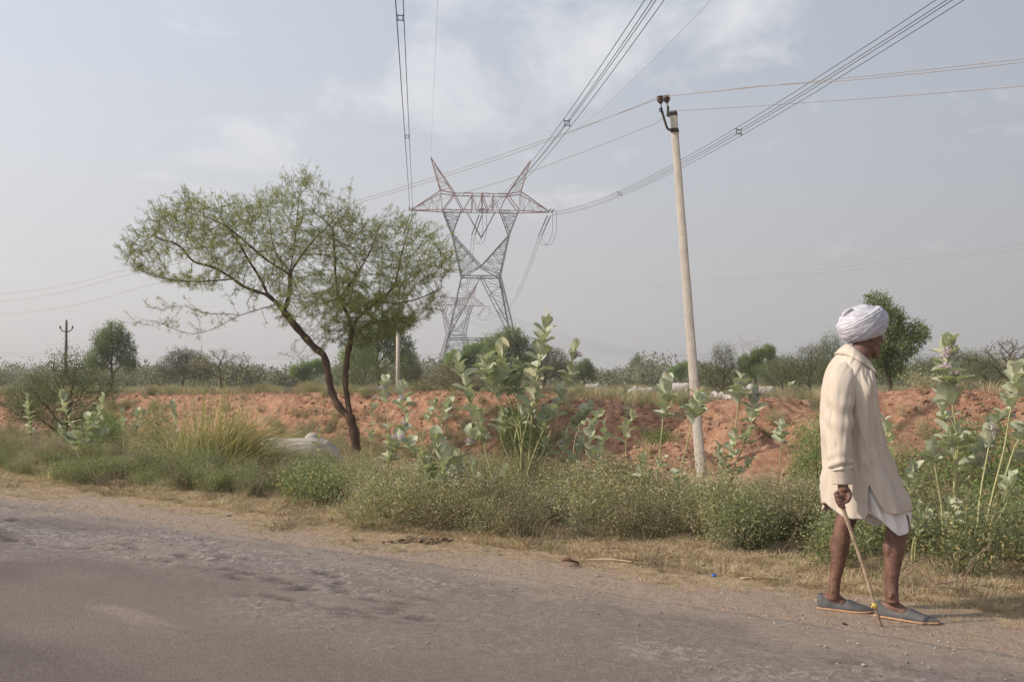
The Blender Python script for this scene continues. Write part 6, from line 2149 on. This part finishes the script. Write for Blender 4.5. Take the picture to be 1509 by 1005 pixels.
# the stick
st0 = Vector(K(1238.5, 738, -.272)); st1 = G(1299, 922, .004) - MO
root = thing('walking_stick', (MO + st1), 'thin bent wooden walking stick with a yellow tape band, held by the turbaned man', 'stick')
off_ = -(MO + st1) + MO
mid1 = Vector(K(1256, 788, -.28)); mid2 = Vector(K(1274, 840, -.285)); mid3 = Vector(K(1288, 888, -.29))
P = smooth_path([st0 + off_, mid1 + off_, mid2 + off_, mid3 + off_, st1 + off_], 10)
sk = MB(); n_ = len(P)
sk.tube(P, [.0115 - .0045 * k / n_ + .0010 * math.sin(k * 1.3) for k in range(n_)], 10)
obj('shaft', sk.mesh('cane', True), M['cane'], root)
i_ = int(n_ * .74); tp = MB(); tp.tube(P[i_:i_ + 3], .0125, 10)
tp.tube([P[i_ + 1], P[i_ + 1] + np.array([-.016, -.004, -.004]), P[i_ + 1] + np.array([-.018, -.004, -.014])], [.006, .006, .002], 6)
obj('tape_band', tp.mesh('tape', True), M['tape'], root)

# ------------------------------------------------------------------ litter on the verge
def litter(u, v, label, cat, name, mesh, mat, s=1.0, rz=0.0, dz=0.0):
    p = G(u, v, 0.0); z = hz(p.x, p.y)
    o = obj(name, mesh, mat); o.location = (p.x, p.y, z + dz); o.rotation_euler = (0, 0, rz); o.scale = (s, s, s)
    tag(o, label, cat); return o


mb = MB(); r_ = np.random.default_rng(9)
for i in range(110):
    d = r_.normal(0, 1, 3) * [.10, .055, .008]; mb.ell((d[0], d[1], abs(d[2]) + .004), (r_.uniform(.012, .05), r_.uniform(.008, .026), r_.uniform(.006, .013)), Matrix.Rotation(r_.uniform(0, 3), 4, 'Z'), 7, 5)
litter(617, 799, 'dark brown heap of dry dung and straw on the verge', 'dung', 'dung_heap', mb.mesh('dung'), M['dung'])
M['dry_leaf'] = simple_mat('dry_leaf', (0.16, 0.075, 0.05), (0.27, 0.14, 0.09), 12, .8)
me = MLEAF[1].copy(); me.materials.clear()
o = litter(828, 836, 'curled reddish-brown dead leaf lying on the dusty verge', 'leaf', 'dead_leaf', me, M['dry_leaf'], .13, .3, .035)
M['blue'] = simple_mat('blue_plastic', (0.03, 0.10, 0.42), (0.05, 0.16, 0.55), 12, .4)
mb = MB(); mb.box((0, 0, .008), (.025, .02, .012), Matrix.Rotation(.5, 4, 'X')); mb.box((.012, .004, .012), (.012, .014, .01), Matrix.Rotation(.9, 4, 'Y'))
litter(1052, 848, 'tiny crumpled scrap of bright blue plastic on the verge', 'litter', 'plastic_scrap', mb.mesh('scrap'), M['blue'])
mb = MB(); mb.box((0, 0, .006), (.05, .03, .003), Matrix.Rotation(.2, 4, 'X')); mb.box((.03, .01, .009), (.03, .03, .003), Matrix.Rotation(-.5, 4, 'Y'))
litter(1030, 832, 'crumpled pale wrapper in the straw above the blue scrap', 'litter', 'paper_scrap', mb.mesh('paper'), M['cotton'])
for (u, v, rz, ln, lb) in ((905, 828, -.35, .42, 'longest pale dry stalk lying across the verge'), (893, 826, -.1, .26, 'short pale dry stalk beside the longest one on the verge'), (800, 806, .2, .3, 'dry stalk lying at the foot of the scrub'), (1125, 855, -.1, .3, 'pale dry stalk lying on straw left of the man')):
    mb = MB(); mb.tube(smooth_path([(-ln / 2, 0, .012), (0, .02, .02), (ln / 2, -.01, .012)], 5), .005, 6)
    litter(u, v, lb, 'stalk', 'dry_stalk', mb.mesh('stalk'), M['straw'], 1, rz)
for i, (u, v, s, lb) in enumerate(((876, 812, .028, 'pale stone at the foot of the scrub right of centre'), (338, 760, .016, 'small dark stone on the left verge'), (880, 848, .018, 'flat pale chip on the dusty verge'), (715, 812, .016, 'small light stone on the verge near the dung heap'), (900, 938, .035, 'flat sandy stone set in the road surface'), (1245, 920, .012, 'dark pebble between the feet of the man and the road'))):
    o = litter(u, v, lb, 'stone', 'stone', clods[i % 4].copy(), None, s, i, .004)
    o.data.materials.clear(); o.data.materials.append(M['gravel'] if i not in (1, 5) else M['inside'])
    o.scale = (s * 1.5, s, s * .6)

# ------------------------------------------------------------------ air
hzm, nt, out = new_mat('haze')
vol = nt.nodes.new('ShaderNodeVolumePrincipled')
vol.inputs['Color'].default_value = (0.92, 0.92, 0.93, 1)
vol.inputs['Density'].default_value = 0.0008
vol.inputs['Anisotropy'].default_value = 0.2
nt.links.new(vol.outputs[0], out.inputs['Volume'])
mb = MB(); mb.box((0, 400, 24), (2600, 2600, 64))
hz_o = obj('haze', mb.mesh('haze'), hzm, kind='stuff')
